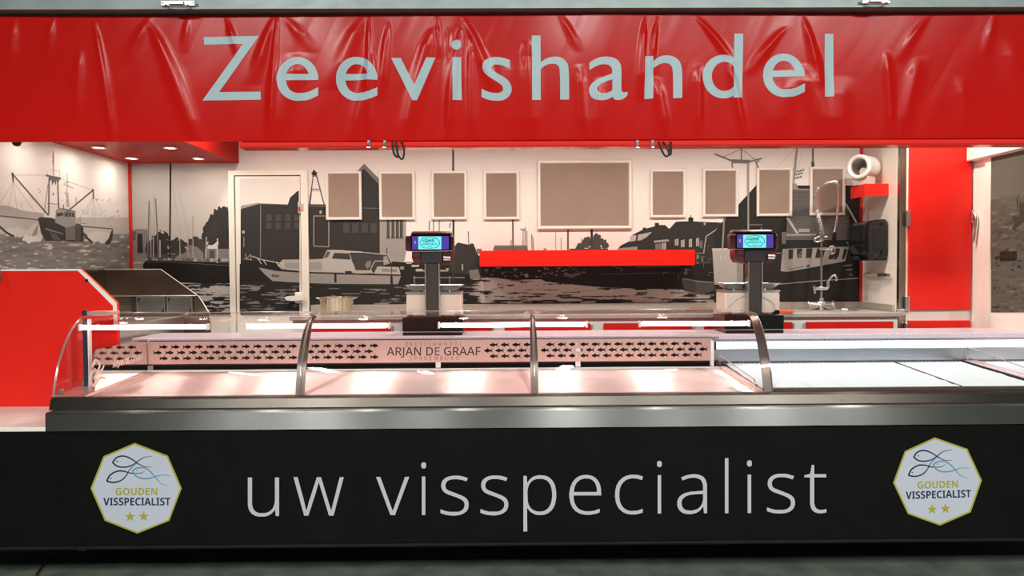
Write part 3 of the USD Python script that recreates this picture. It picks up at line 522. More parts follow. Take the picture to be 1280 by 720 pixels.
hb.poly([(852, 348), (856, 347.5), (875, 351), (893, 352), (893, 366), (858, 365.5), (854, 358)], .10, 1); hb.lines([[(852.5, 348.2), (875, 352), (893, 353)]], 1.2, .24)
# right: light cabin, crane mast, big dark ship with wheelhouse and net
hb.poly([(893, 290), (906, 274), (935, 243), (945.5, 231), (986, 232), (1078, 232), (1078, 392), (893, 392)], .045)
hb.poly([(985, 236), (1056, 236), (1060, 262), (1066, 300), (983, 300)], .16)
net = []
for a in np.arange(985, 1066, 2.4):
    for b in np.arange(236, 300, 2.4): net.append(Point(a + (1.2 if int((b - 236) / 2.4) % 2 else 0), b).buffer(.72, 3))
hb.poly(unary_union(net).intersection(sbox(985, 236, 1064, 300)), .045)
hb.lines([[(985, 236.5), (1008, 236.8), (1056, 237)]], 1.4, .34)
hb.poly([(980, 234), (995, 229), (999, 237), (982, 238)], .30)
hb.poly([(1056, 250), (1080, 262), (1080, 306), (1066, 306), (1060, 262)], .045)
hb.lines([[(1057, 254), (1076, 288)]], 2.0, .42); hb.lines([[(984, 272), (997, 292)]], 3.0, .44); hb.lines([[(983, 294), (1020, 293)]], 2.5, .32); hb.poly([(998, 286), (1012, 286), (1012, 290), (998, 290)], .36)
hb.poly(zp(940, 290, 6.857, [(245, 335), (262, 145), (820, 125), (830, 130), (800, 250), (740, 262), (300, 342)]), .34)
for q in ([(312, 150), (355, 148), (350, 230), (312, 232)], [(385, 145), (432, 142), (425, 220), (388, 225)], [(465, 140), (520, 140), (505, 222), (462, 225)], [(560, 140), (635, 138), (605, 222), (540, 224)], [(690, 140), (755, 142), (740, 215), (650, 232)], [(790, 145), (818, 148), (790, 232), (768, 232)]):
    hb.poly(zp(940, 290, 6.857, q), .055)
hb.lines([zp(940, 290, 6.857, [(392, 215), (425, 165)]), zp(940, 290, 6.857, [(400, 225), (430, 190)])], .8, .28)
hb.lines([zp(940, 290, 6.857, [(318, 320), (440, 296)])], .8, .08); hb.poly(zp(940, 290, 6.857, [(455, 300), (485, 275), (500, 300)]), .08)
hb.lines([zp(940, 290, 6.857, [(230, 448), (480, 425), (920, 395)])], 1.1, .34)
hb.lines([zp(940, 290, 6.857, [(775, 292), (900, 278)]), zp(940, 290, 6.857, [(805, 325), (920, 320)]), zp(940, 290, 6.857, [(835, 368), (920, 360)])], 1.0, .26)
hb.poly(zp(940, 290, 6.857, [(800, 80), (830, 85), (865, 130), (825, 120)]), .24); hb.poly(zp(940, 290, 6.857, [(255, 0), (295, 0), (290, 100), (255, 100)]), .20); hb.lines([zp(940, 290, 6.857, [(300, 18), (520, 18)]), zp(940, 290, 6.857, [(160, 182), (250, 182)])], .9, .30)
hb.lines([zp(940, 290, 6.857, [(840, 110), (840, 180), (890, 180)]), [(1062, 297), (1074, 300)]], .8, .20)
hb.poly([(890.5, 312), (929, 311), (929, 356), (893, 356)], .42); hb.poly([(921, 314), (929, 313), (929, 356), (921, 356)], .28); hb.poly([(889.5, 310.5), (930, 309.5), (930, 312.5), (890.5, 313.5)], .50)
hb.lines([[(900.5, 320), (900.5, 325)], [(900.5, 320), (903, 320)], [(900.5, 322.4), (902.6, 322.4)], [(900.5, 325), (903, 325)], [(906, 320), (906, 325)]], .5, .62)
hb.lines([[(935.2, 204), (935.4, 300)]], 2.4, .30); hb.lines([[(905.4, 270), (903, 311)]], 2.2, .26); hb.lines([[(915.5, 202), (915.2, 216)]], 1.6, .24)
hb.lines([[(893.5, 192.3), (914.5, 200.8), (938, 201.8), (952, 197.8)]], 1.5, .16); hb.poly([(914, 199), (938, 200), (936.5, 204.2), (916, 203.4)], .20)
hb.lines([[(926.8, 184), (926.8, 200)]], 1.2, .14); hb.lines([[(926.8, 186), (904, 196.5)], [(926.8, 186), (944, 199.5)]], .7, .26)
hb.lines([[(945, 202), (948.6, 212)], [(944, 203), (949, 201)]], 1.6, .20)
hb.lines([[(998, 170), (991.6, 232)]], 2.2, .28); hb.lines([[(1016.5, 170), (1016.3, 209)]], 1.8, .14); hb.poly([(1014.5, 202), (1017.6, 202), (1018.2, 208), (1014.4, 208)], .10)
for a, b in ((996, 214), (994, 218), (993, 222.5)):
    for k in range(3): hb.poly([(a + k * 3.4, b - k * .9), (a + k * 3.4 + 2.6, b - k * .9 - 1.2), (a + k * 3.4 + 2.2, b - k * .9 + .8), (a + k * 3.4 - .3, b - k * .9 + 1.4)], .12)
hb.lines([[(955, 226), (996, 184)], [(950, 200), (992, 176)], [(990, 232), (1003, 190)]], .4, .55)
hb.lines([[(934, 281), (953, 281)], [(936, 298), (960, 297)], [(952, 284), (952, 300)]], .9, .26)
hb.poly([(1062, 300), (1078, 296), (1078, 345), (1066, 345)], .022)

# ---- trawler print on the left wall
tr = Print(0, XL)
def tz(*p): return zp(0, 175, 4.365, p)
tr.grid(-30, 165, 166, 300, 4, 3, lambda x, y: 0.80 - 0.22 * np.clip((y - 250) / 45, 0, 1) - .12 * np.clip((nz(x, y, 40, 12, 2) - .45) * 3, 0, 1) * np.clip((y - 235) / 20, 0, 1))
tr.poly(tz((-60, 350), (0, 355), (60, 362), (120, 385), (200, 395), (240, 400), (240, 430), (-60, 430)), .44, 1)
tr.grid(-30, 272, 166, 300, 3, 2, lambda x, y: .42 + .12 * nz(x, y, 30, 4, 12))
def sea(x, y):
    k = nz(x, y, 13, 3.2, 6); c = nz(x, y, 9, 2.0, 16)
    return .20 + .10 * (k - .5) * 2 + .34 * np.clip((c - .63) / .06, 0, 1) + .06 * np.clip((300 - y) / 10, 0, 1)
tr.grid(-30, 292.5, 166, 352, 1.3, 1.0, sea)
tr.poly(crown(46, 290, 9, 9, 50, 60, 2.0), .58); tr.poly(crown(125, 296, 14, 5, 51, 60, 1.8), .58); tr.poly(crown(20, 290, 14, 4, 52, 40, 2), .55); tr.poly(crown(40, 299, 12, 3, 53, 40, 1.4), .62)
tr.poly(tz((170, 525), (200, 470), (210, 460), (200, 520)), .3)
tr.lines([tz((-40, 409), (0, 414), (215, 436))], 1.5, .12); tr.lines([tz((440, 470), (615, 485))], 1.5, .12)
tr.lines([tz((72, 230), (-30, 395)), tz((72, 230), (40, 412)), tz((74, 235), (97, 420)), tz((78, 235), (215, 425)), tz((505, 315), (430, 440)), tz((510, 315), (500, 450)), tz((513, 315), (520, 465)), tz((515, 315), (612, 478)), tz((508, 315), (470, 410))], .45, .36)
tr.lines([tz((-20, 462), (0, 474), (35, 505), (78, 527))], 2.6, .07); tr.lines([tz((448, 500), (475, 535), (505, 560))], 2.6, .07)
tr.poly(tz((610, 488), (618, 488), (615, 530), (603, 570), (565, 570), (590, 545)), .07, 1)
tr.poly(tz((207, 428), (222, 420), (280, 425), (330, 445), (360, 468), (420, 455), (440, 462), (455, 480), (455, 556), (400, 556), (350, 549), (248, 550), (225, 510)), .06)
tr.poly(tz((355, 470), (412, 460), (415, 545), (360, 545)), .17); tr.poly(tz((248, 480), (330, 505), (345, 512), (345, 516), (250, 490)), .22); tr.poly(tz((270, 500), (310, 515), (330, 545), (290, 545)), .12)
tr.poly(tz((300, 450), (305, 380), (345, 372), (412, 388), (415, 465), (360, 478)), .30)
tr.poly(tz((308, 400), (342, 395), (345, 412), (310, 418)), .07); tr.poly(tz((352, 395), (375, 392), (405, 398), (406, 420), (355, 418)), .08); tr.lines([tz((375, 392), (375, 420)), tz((391, 394), (391, 420))], .7, .34)
tr.lines([tz((318, 372), (412, 390)), tz((346, 352), (347, 380))], 1.0, .10)
tr.lines([tz((268, 205), (266, 408)), tz((314, 205), (320, 375))], 1.9, .17); tr.lines([tz((250, 192), (270, 198), (332, 210))], 2.4, .12)
tr.poly(tz((268, 200), (330, 210), (318, 232), (310, 218), (303, 250), (296, 225), (285, 250), (280, 215), (270, 230)), .13)
tr.lines([tz((291, 60), (292, 195))], 1.0, .20); tr.lines([tz((290, 80), (290, 135)), tz((288, 290), (293, 302))], 1.5, .13); tr.lines([tz((256, 170), (256, 195)), tz((325, 165), (326, 205)), tz((275, 160), (325, 172))], .5, .32)
tr.lines([tz((258, 345), (318, 352)), tz((262, 240), (240, 400))], .9, .20)
tr.lines([tz((365, 185), (368, 255), (360, 300), (378, 365))], 1.1, .38); tr.lines([tz((345, 240), (400, 263)), tz((350, 290), (372, 290)), tz((352, 235), (378, 228))], 1.0, .28); tr.poly(tz((360, 290), (372, 285), (380, 365), (362, 365)), .42); tr.lines([tz((415, 310), (416, 345))], 1.2, .34)
tr.lines([tz((66, 182), (265, 412))], 1.8, .14); tr.lines([tz((510, 272), (342, 412))], 1.9, .14)
tr.poly(tz((62, 180), (74, 178), (76, 225), (70, 235), (66, 200)), .08); tr.poly(tz((500, 270), (512, 266), (512, 320), (505, 320), (506, 285)), .08)
tr.lines([tz((75, 192), (250, 192)), tz((330, 210), (500, 272)), tz((385, 232), (475, 262))], .45, .34)
tr.poly(tz((408, 470), (420, 455), (440, 460), (440, 552), (410, 556)), .10); tr.lines([tz((425, 430), (427, 470)), tz((436, 420), (438, 460)), tz((445, 455), (475, 458))], .7, .18)
for x, y in ((212, 270), (217, 285), (180, 320), (592, 330), (598, 325), (528, 325), (532, 328), (450, 385), (470, 400), (455, 395), (640, 395), (642, 388), (612, 420), (598, 425), (622, 415), (645, 415), (118, 355), (548, 405), (560, 330), (365, 335), (338, 330), (575, 390)):
    tr.lines([tz((x - 5, y + 3), (x, y), (x + 6, y - 5))], .7, .28)
# ---- gulls and trawler on the right end door
gd = Print(0, XE - 0.02, (0.98, 1.0, 0.80))  # weaker, greener light at this door is put into its tint and tones
def gz(*p): return zp(1120, 165, 2.825, p)
gd.grid(1235, 170, 1330, 246, 4, 3, lambda x, y: .105 + .03 * np.clip((y - 200) / 40, 0, 1) + .015 * nz(x, y, 20, 9, 3))
def sea2(x, y):
    c = nz(x, y, 11, 2.6, 26); d = nz(x, y, 7, 2.0, 27)
    return .12 + .04 * (c - .5) * 2 - .09 * np.clip((d - .66) / .05, 0, 1) * np.clip((y - 285) / 15, 0, 1) + .07 * np.clip((c - .66) / .06, 0, 1)
gd.grid(1235, 245, 1330, 392, 1.3, 1.1, sea2)
gd.poly(gz((408, 345), (418, 322), (410, 310), (412, 296), (430, 300), (432, 285), (428, 270), (425, 240), (432, 215), (436, 215), (437, 250), (520, 250), (520, 340), (470, 330), (430, 350)), .07)
gd.lines([gz((432, 240), (500, 150)), gz((433, 212), (433, 300))], .8, .16); gd.poly(gz((420, 345), (450, 318), (520, 318), (520, 350)), .14)
for i in range(46):
    x, y = rng.uniform(332, 470), (rng.normal(325, 22) if i % 2 else rng.normal(372, 14))
    gd.lines([gz((x - 6, y - 2), (x, y + 2), (x + 8, y - 4))], .8, .08)
for x, y in ((387, 203), (410, 262), (405, 268)): gd.lines([gz((x - 5, y + 2), (x, y), (x + 4, y + 3))], .9, .14)

# ------------------------------------------------------------------ structure
YF = 0.0                                     # front plane of the stall
ZC = 2.80                                    # ceiling
ZT = 0.40                                    # stall floor
solo('floor', prism_xy(sbox(-14, -14, 14, 10), -0.05, 0), 'hall_floor', kind='structure', label='grey-green concrete floor of the hall in front of and under the stall')
solo('trailer_floor', box(-3.3, 3.3, 0.06, 2.2, 0.30, ZT), 'underside', kind='structure', label='floor of the stall hidden behind the counter')
solo('wall_front', box(-3.70, XL - .052, 0.593, 0.64, ZT, ZC + .02), 'white_laminate', kind='structure', label='white end wall of the stall left of the trawler print')
wb = thing('wall_back', (0, YB, 0), 'back wall of the stall carrying the harbour print', kind='structure')
dX0, dX1 = X_(287.5, YB, 300), X_(386.2, YB, 300); dZ1 = Z_(213.5, YB, 335)
part(wb, 'wall_panel', prism_xz(sbox(-3.1, ZT, XE + .1, ZC + .02).difference(sbox(dX0 + .02, ZT - .1, dX1 - .02, dZ1 - .02)), YB, YB + 0.05), 'white_laminate')
wl = solo('wall_left', box(XL - .05, XL, 0.592, YB, ZT, ZC + .02), 'white_laminate', kind='structure', label='left wall of the stall carrying the trawler print')
YP = 1.52                                    # front edge of the short partition on the right
solo('wall_partition', box(XR, XR + .025, YP, YB, ZT, ZC), 'white_laminate', kind='structure', label='short white partition wall that carries the paper dispensers')
cl = thing('ceiling', (0, 0, ZC), 'red ceiling of the stall with recessed spotlights', kind='structure')
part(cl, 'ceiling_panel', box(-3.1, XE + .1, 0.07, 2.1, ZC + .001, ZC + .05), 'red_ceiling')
def downlight_parts(parent, p, glow='lamp_glow'):
    part(parent, 'trim_ring', lathe([(.031, 0), (.047, 0), (.046, .006), (.040, .009), (.033, .006), (.031, 0)], (p[0], p[1], p[2] - .0085), n=28), 'white_plastic', 40)
    part(parent, 'lens', lathe([(0, -.001), (.030, -.001), (.032, .002), (0, .002)], (p[0], p[1], p[2] - .004), n=24), glow)
IN = 640.0
for k in range(7):
    p = (-1.87 + k * 0.77, 1.15, ZC)
    part(cl, 'spotlight_lens', lathe([(0, -.004), (.036, -.004), (.040, 0), (0, 0)], p, n=24), 'lamp_glow')
    part(cl, 'spotlight_shade', lathe([(.046, 0), (.049, 0), (.049, -.026), (.046, -.026), (.046, 0)], p, n=32), 'black_rubber')
    disk_light(cl + f'/spot_{k:03d}', (p[0], p[1], -0.012), 0.036, IN, WARM)
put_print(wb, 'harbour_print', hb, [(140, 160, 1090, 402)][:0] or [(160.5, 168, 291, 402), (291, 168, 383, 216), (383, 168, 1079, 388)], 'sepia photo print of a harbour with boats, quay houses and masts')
trp = put_print('', 'x', tr, [(-28, 166, 165.5, 345)], top=True) if False else None
put_print('/World', 'wall_print', tr, [(-28, 166, 163.4, 352)], label='sepia photo print of a fishing trawler at sea on the left wall')
_tag(stage.GetPrimAtPath('/World/wall_print'), None, 'mural')

# door in the back wall
d1 = thing('door_1', ((dX0 + dX1) / 2, YB, ZT), 'white framed door in the back wall with the harbour print running across it', kind='structure')
fw = 0.042
part(d1, 'door_frame', prism_xz(sbox(dX0, ZT, dX1, dZ1).difference(sbox(dX0 + fw, ZT - .1, dX1 - fw - .012, dZ1 - fw + .006)), YB - .022, YB + .03), 'frame_white', label='white door frame')
lx0, lx1, lz1 = dX0 + fw + .007, dX1 - fw - .019, dZ1 - fw - .001
part(d1, 'door_leaf', box(lx0, lx1, YB - .010, YB + .03, ZT + .01, lz1), 'frame_white')
part(d1, 'gap_shadow_strip', prism_xz(sbox(dX0 + fw - .002, ZT, dX1 - fw - .010, dZ1 - fw + .008).difference(sbox(lx0, ZT - .1, lx1, lz1)), YB + .004, YB + .012), 'black_rubber')  # black strip standing for the shadow in the gap round the leaf
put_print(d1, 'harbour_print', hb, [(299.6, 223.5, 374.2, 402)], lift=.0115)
hp = onY(366, 372, YB - .05)
part(d1, 'door_handle', [box(onY(371, 365, YB)[0] - .008, onY(378, 365, YB)[0] + .012, YB - .035, YB - .008, Z_(379, YB, 370), Z_(365, YB, 370), .006), prism_xz(chaikin(P2([(355.5, 372.5), (359, 370), (366, 369.6), (381, 370), (381, 375), (366, 376.4), (359, 375.5)], v=YB - .05), n=2), YB - .060, YB - .042)], 'white_plastic', 30, label='white lever handle')
part(d1, 'hinge', [box(onY(373.5, 262, YB)[0], onY(377, 262, YB)[0], YB - .030, YB - .008, Z_(267, YB, 375), Z_(252, YB, 375), .003), box(onY(377.5, 262, YB)[0], onY(380.5, 262, YB)[0], YB - .030, YB - .016, Z_(264, YB, 378), Z_(255, YB, 378), .003)], 'grey_plastic', label='small lock plate with reddish window')
part(d1, 'lock_window', box(onY(374.1, 262, YB)[0], onY(376.6, 262, YB)[0], YB - .032, YB - .029, Z_(265, YB, 375), Z_(259, YB, 375), .001), 'red_trim')

solo('trim_1', box(XL + .001, XL + .019, YB - .020, YB - .001, 1.2, onY(163, 203.5, YB)[2]), 'red_trim', kind='structure', label='thin red corner trim between trawler print and harbour print')
solo('trim_2', box(XR - .019, XR - .001, YB - .018, YB - .001, 1.30, ZC - .001), 'red_trim', kind='structure', label='thin red corner trim between harbour print and white partition')

# red soffit over the fryer with four spotlights
zs = Z_(204.3, YB, 230); xs = X_(298.5, YB, 190)
so = thing('soffit', ((XL + xs) / 2, 1.2, zs), 'red box soffit above the fryer, with spotlights set into its underside', 'soffit')
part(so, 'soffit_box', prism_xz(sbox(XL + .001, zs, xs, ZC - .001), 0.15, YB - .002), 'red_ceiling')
SP = 95.0
for k, (px, py, lab) in enumerate(((123.2, 183.4, 'spotlight of the red soffit nearest the front left, above the trawler'), (212.8, 183.8, 'spotlight of the red soffit nearest the front right'),
                                   (164.8, 197.0, 'rear spotlight of the red soffit next to the red corner trim'), (247.6, 197.2, 'rear spotlight of the red soffit nearest the back door'))):
    p = onZ(px, py, zs)
    t = thing('ceiling_spotlight', p, lab, 'spotlight', 'spotlights in the red soffit')
    downlight_parts(t, p)
    disk_light(t + '/lamp', (0, 0, -.012), .03, SP, WARM)
for k, (x, y) in enumerate(((XL + .22, onZ(123.2, 183.4, zs)[1] - .52), )):
    t = thing('ceiling_spotlight', (x, y, zs), 'spotlight of the red soffit hidden behind the banner edge', 'spotlight', 'spotlights in the red soffit')
    downlight_parts(t, (x, y, zs)); disk_light(t + '/lamp', (0, 0, -.012), .03, SP, WARM)

# front beam, roof rail, latches
zb0, zb1 = Z_(183.4, -.05, 640), Z_(176.4, -.05, 640)
solo('front_beam', prism_yz([(-.052, zb0 + .008), (-.046, zb0 + .001), (-.036, zb0), (.04, zb0), (.04, zb1 + .03), (-.022, zb1 + .03), (-.022, zb1), (-.046, zb1), (-.052, zb1 - .008)], X_(300, -.05, 180), 3.68), 'red_lacquer', 30, 'long red beam along the front of the stall just below the banner', 'beam')
zr = Z_(10.2, -.085, 640)
rl = thing('roof_rail', (0, -.02, zr), 'grey metal rail along the roof edge above the banner', 'rail')
part(rl, 'rail_profile', prism_yz([(-.085, zr), (.06, zr), (.06, zr + .20), (-.05, zr + .20), (-.05, zr + .035), (-.07, zr + .030), (-.07, zr + .012), (-.085, zr + .010)], -3.72, 3.72), 'grey_rail')
part(rl, 'light_block_strip', box(-3.72, 3.72, 0.0, 0.06, zr - .09, zr - .001), 'black_rubber')  # black strip added to stop light leaking in over the ceiling
for px0, px1, py, lab in ((201, 244, 4.5, 'left metal latch on the roof rail above the banner'), (1077, 1113, 1.5, 'right metal latch on the roof rail above the banner')):
    a, b = onY(px0, py, -.095), onY(px1, py, -.095); w = b[0] - a[0]
    t = thing('rail_latch', (a + b) / 2, lab, 'latch', 'latches on the roof rail')
    cz = (a[2] + b[2]) / 2
    part(t, 'latch_plate', box(a[0], b[0], -.097, -.0855, cz - .012, cz + .016, .003), 'aluminium')
    part(t, 'latch_lever', [tube(spline([(a[0] + w * .15, -.104, cz - .012), (a[0] + w * .3, -.109, cz - .018), (a[0] + w * .7, -.109, cz - .018), (a[0] + w * .85, -.104, cz - .012)], 5), .005), box(a[0] + w * .25, b[0] - w * .3, -.107, -.097, cz - .008, cz + .008, .003)], 'chrome', 30)
    for s in (.06, .94): part(t, 'screw', lathe([(0, .004), (.004, .003), (.005, 0), (0, 0)], (a[0] + w * s, -.097, cz + .004), (0, -1, 0), 12), 'chrome', 30)

# ------------------------------------------------------------------ banner
YN = -0.03
bx0, bx1 = -3.68, 3.68
zt_, zb_ = Z_(17.8, YN, 640), Z_(175.6, YN, 640)
FOLDS = []                                   # top px, bottom px, half width px, depth mm, start, end (0 top .. 1 bottom)
for f in ((20, 12, 12, 5, 0, .5), (68, 60, 9, 5, 0, .35), (100, 96, 7, 5, .25, .9), (117, 143, 5, 9, .05, 1.05), (184, 247, 9, 10, .05, 1.05), (190, 160, 12, 5, 0, .4), (236, 232, 8, 5, .0, .3),
          (281, 300, 6, 8, 0, .35), (345, 318, 10, 8, 0, .55), (347, 338, 5, 10, .0, .95), (352, 392, 14, 6, 0, .3), (372, 344, 16, 10, .3, 1.05), (456, 418, 16, 8, .0, .6), (461, 462, 5, 10, .0, 1.05), (470, 442, 8, 7, .3, 1.05),
          (541, 506, 9, 9, .1, 1.05), (486, 476, 6, 7, .05, .7), (545, 550, 5, 7, 0, .35), (576, 559, 6, 10, .1, 1.05), (578, 616, 8, 10, .02, .6), (588, 590, 6, 9, .2, 1.05), (560, 562, 8, 5, .1, .9), (644, 650, 16, 6, .3, 1.05), (657, 668, 9, 9, .2, 1.05), (699, 724, 8, 7, 0, .3),
          (724, 731, 6, 9, .4, 1.05), (752, 743, 7, 9, .5, 1.05), (806, 800, 6, 10, .02, .7), (822, 812, 6, 9, .02, .5), (818, 832, 7, 9, .5, 1.05), (873, 872, 6, 9, .4, 1.05), (868, 918, 8, 10, .02, .42), (908, 930, 5, 8, .35, 1.05), (985, 934, 9, 9, .1, .5), (990, 968, 18, 10, .45, 1.05),
          (1003, 1026, 7, 10, .02, .6), (1003, 1035, 16, 10, .4, 1.05), (1050, 1050, 14, 6, .5, 1.05), (1108, 1113, 6, 9, .3, 1.05), (1150, 1126, 8, 9, .35, 1.05), (1165, 1120, 10, 5, 0, .4), (1245, 1230, 9, 6, 0, .35), (1200, 1208, 9, 5, .5, 1.05), (1262, 1285, 20, 6, .2, .9)):
    FOLDS.append((X_(f[0], YN, 20), X_(f[1], YN, 175), f[2] / 248.0, f[3] / 1000.0, f[4], f[5]))
def sag(x, z):
    """How far the vinyl stands out towards the street at a point of the banner."""
    x, z = np.asarray(x, float), np.asarray(z, float)
    v = (zt_ - z) / (zt_ - zb_)
    out = 0.004 * np.sin(x * 2.1 + 1) + 0.006 * (meshkit.fbm(np.stack([x * 1.6, z * 1.1, x * 0], -1), 3, 3) - .5)
    out = out + 0.004 * np.clip(meshkit.fbm(np.stack([x * 7 + v * 2, z * 1.8, x * 0 + 5], -1), 2, 8) - .45, 0, 1)
    for xt, xb, w, a, v0, v1 in FOLDS:
        c = xt + (xb - xt) * np.clip((v - max(v0, 0)) / (min(v1, 1) - max(v0, 0)), 0, 1) ** 0.8
        ww = w * (0.35 + 0.65 * np.clip(v / .5, 0, 1))
        e = np.clip((v - v0) / .14, 0, 1) * np.clip((v1 - v) / .22, 0, 1)
        out = out + 0.85 * a * e * np.exp(-((x - c) / ww) ** 2)
    return out + 0.010 * np.clip(v, 0, 1)
nx, nz_ = 1800, 110
gx, gz_ = np.meshgrid(np.linspace(bx0, bx1, nx), np.linspace(zb_, zt_, nz_))
gy = YN - sag(gx, gz_)
V = np.stack([gx.ravel(), gy.ravel(), gz_.ravel()], 1); Vb = V + [0, .0022, 0]
i = (np.arange(nz_ - 1)[:, None] * nx + np.arange(nx - 1)).ravel()
ff = np.vstack([np.stack([i, i + 1, i + nx + 1], 1), np.stack([i, i + nx + 1, i + nx], 1)])
loop = np.concatenate([np.arange(nx), np.arange(1, nz_) * nx + nx - 1, (nz_ - 1) * nx + np.arange(nx - 2, -1, -1), np.arange(nz_ - 2, 0, -1) * nx]); nl = np.roll(loop, -1); N = len(V)
side = np.vstack([np.stack([nl, loop, loop + N], 1), np.stack([nl, loop + N, nl + N], 1)])
bn = thing('banner', (0, YN, zb_), 'wrinkled red vinyl banner with grey lettering Zeevishandel across the top of the stall', 'banner')
part(bn, 'vinyl_sheet', trimesh.Trimesh(np.vstack([V, Vb]), np.vstack([ff, ff[:, ::-1] + N, side]), process=False), 'banner_vinyl', 60)
hem_z = zt_ - .112
hx_ = np.linspace(bx0 + .01, bx1 - .01, 260)
hem = [(x, hem_z - .012 * float(meshkit.fbm(np.array([[x * 2.3, 0, 3]]), 3, 5)[0])) for x in hx_] + [(bx1 - .01, zt_ - .004), (bx0 + .01, zt_ - .004)]
part(bn, 'doubled_hem', prism_xz(hem, YN + .012, YN + .014), 'red_trim')
def on_banner(polys_px, name, material, lift=.0012, edge=.016):
    for g in polys_px:
        q = projpoly(g, YN)
        v, f = [], []; n = 0
        for s in getattr(q, 'geoms', [q]):
            a, b = trimesh.creation.triangulate_polygon(s, engine='earcut'); a, b = np.array(a), np.array(b)
            v.append(np.column_stack([a[:, 0], a[:, 1], a[:, 0] * 0])); f.append(b + n); n += len(a)
        v, f = trimesh.remesh.subdivide_to_size(np.vstack(v), np.vstack(f), edge)
        x, z = v[:, 0], v[:, 1]; y = YN - sag(x, z)
        m = trimesh.Trimesh(np.stack([x, y - lift, z], 1), f, process=False); m.merge_vertices()
        if (m.face_normals[:, 1] * m.area_faces).sum() > 0: m.invert()
        back = m.copy(); back.invert(); back.apply_translation([0, lift * .8, 0])
        part(bn, name, [m, back], material, 60)
K = 1 / 5.3333
def L(ox, pts, n=0, corners=()): 
    p = [(ox + a * K, 30 + b * K) for a, b in pts]
    return Polygon(chaikin(p, corners, n) if n else p).buffer(0)
def E_(ox, cx, cy, rx, ry): return ellipse(ox + cx * K, 30 + cy * K, rx * K, ry * K)
def letter_e(ox, dx=0, dy=0):
    ring = E_(ox, 705 + dx, 368 + dy, 138, 147).difference(E_(ox, 706 + dx, 366 + dy, 77, 96))
    cut = L(ox, [(706 + dx, 377 + dy), (900 + dx, 373 + dy), (900 + dx, 395 + dy), (843 + dx, 422 + dy), (790 + dx, 449 + dy), (750 + dx, 460 + dy), (706 + dx, 462 + dy), (650 + dx, 440 + dy)])
    tail = L(ox, [(712 + dx, 515 + dy), (765 + dx, 511 + dy), (800 + dx, 499 + dy), (843 + dx, 478 + dy), (843 + dx, 422 + dy), (790 + dx, 449 + dy), (750 + dx, 460 + dy), (710 + dx, 462 + dy)])
    bar = L(ox, [(629 + dx, 336 + dy), (842 + dx, 334 + dy), (844 + dx, 374 + dy), (629 + dx, 379 + dy)])
    return ring.difference(cut).union(tail).union(bar).buffer(0)
ZEE = [L(240, [(78, 87), (447, 79), (183, 455), (460, 452), (462, 507), (72, 512), (340, 133), (80, 138)]), letter_e(240), letter_e(240, 395, 0),
       L(470, [(102, 228), (166, 228), (257, 408), (337, 226), (397, 226), (275, 513), (245, 513)]),
       L(470, [(510, 227), (568, 225), (573, 510), (513, 512)]).union(E_(470, 537, 142, 33, 34)),
       L(470, [(893, 243), (893, 301), (850, 281), (815, 273), (785, 273), (767, 290), (775, 312), (820, 337), (878, 372), (908, 425), (898, 478), (855, 512), (805, 517), (750, 510), (704, 490), (704, 434), (745, 455), (800, 465), (838, 458), (850, 436), (838, 408), (795, 380), (735, 345), (706, 300), (715, 255), (755, 226), (805, 221), (850, 227)], 2, (0, 1, 14, 15)),
       L(470, [(1038, 80), (1097, 79), (1098, 258), (1135, 230), (1195, 218), (1243, 228), (1275, 262), (1286, 310), (1286, 507), (1226, 508), (1226, 315), (1216, 280), (1190, 267), (1150, 270), (1120, 284), (1098, 302), (1098, 510), (1040, 513)], 2, (0, 1, 2, 8, 9, 15, 16, 17)),
       L(690, [(248, 260), (300, 228), (365, 218), (425, 232), (455, 265), (462, 310), (460, 430), (464, 455), (478, 462), (500, 455), (500, 478), (475, 505), (430, 513), (408, 503), (404, 488), (370, 508), (310, 516), (262, 498), (240, 450), (255, 405), (300, 372), (400, 332), (398, 296), (378, 276), (340, 270), (300, 280), (248, 310)], 2, (0, 9, 10, 14, 21, 26)).difference(L(690, [(400, 372), (340, 393), (302, 420), (300, 448), (322, 468), (362, 466), (400, 446)], 2, (0, 6))),
       L(690, [(617, 220), (673, 218), (673, 252), (715, 217), (772, 209), (828, 226), (858, 265), (866, 320), (865, 495), (805, 498), (805, 315), (792, 275), (760, 261), (718, 268), (673, 298), (672, 500), (613, 505)], 2, (0, 1, 2, 8, 9, 14, 15, 16)),
       L(860, [(308, 65), (367, 65), (357, 493), (299, 496)]).union(E_(860, 234, 353, 140, 146).difference(E_(860, 240, 352, 84, 97)).intersection(L(860, [(60, 150), (306, 150), (300, 520), (60, 520)]))),
       letter_e(860, -70, -23), L(860, [(912, 65), (970, 65), (970, 485), (907, 488)])]
on_banner(ZEE, 'letter', 'banner_letter')

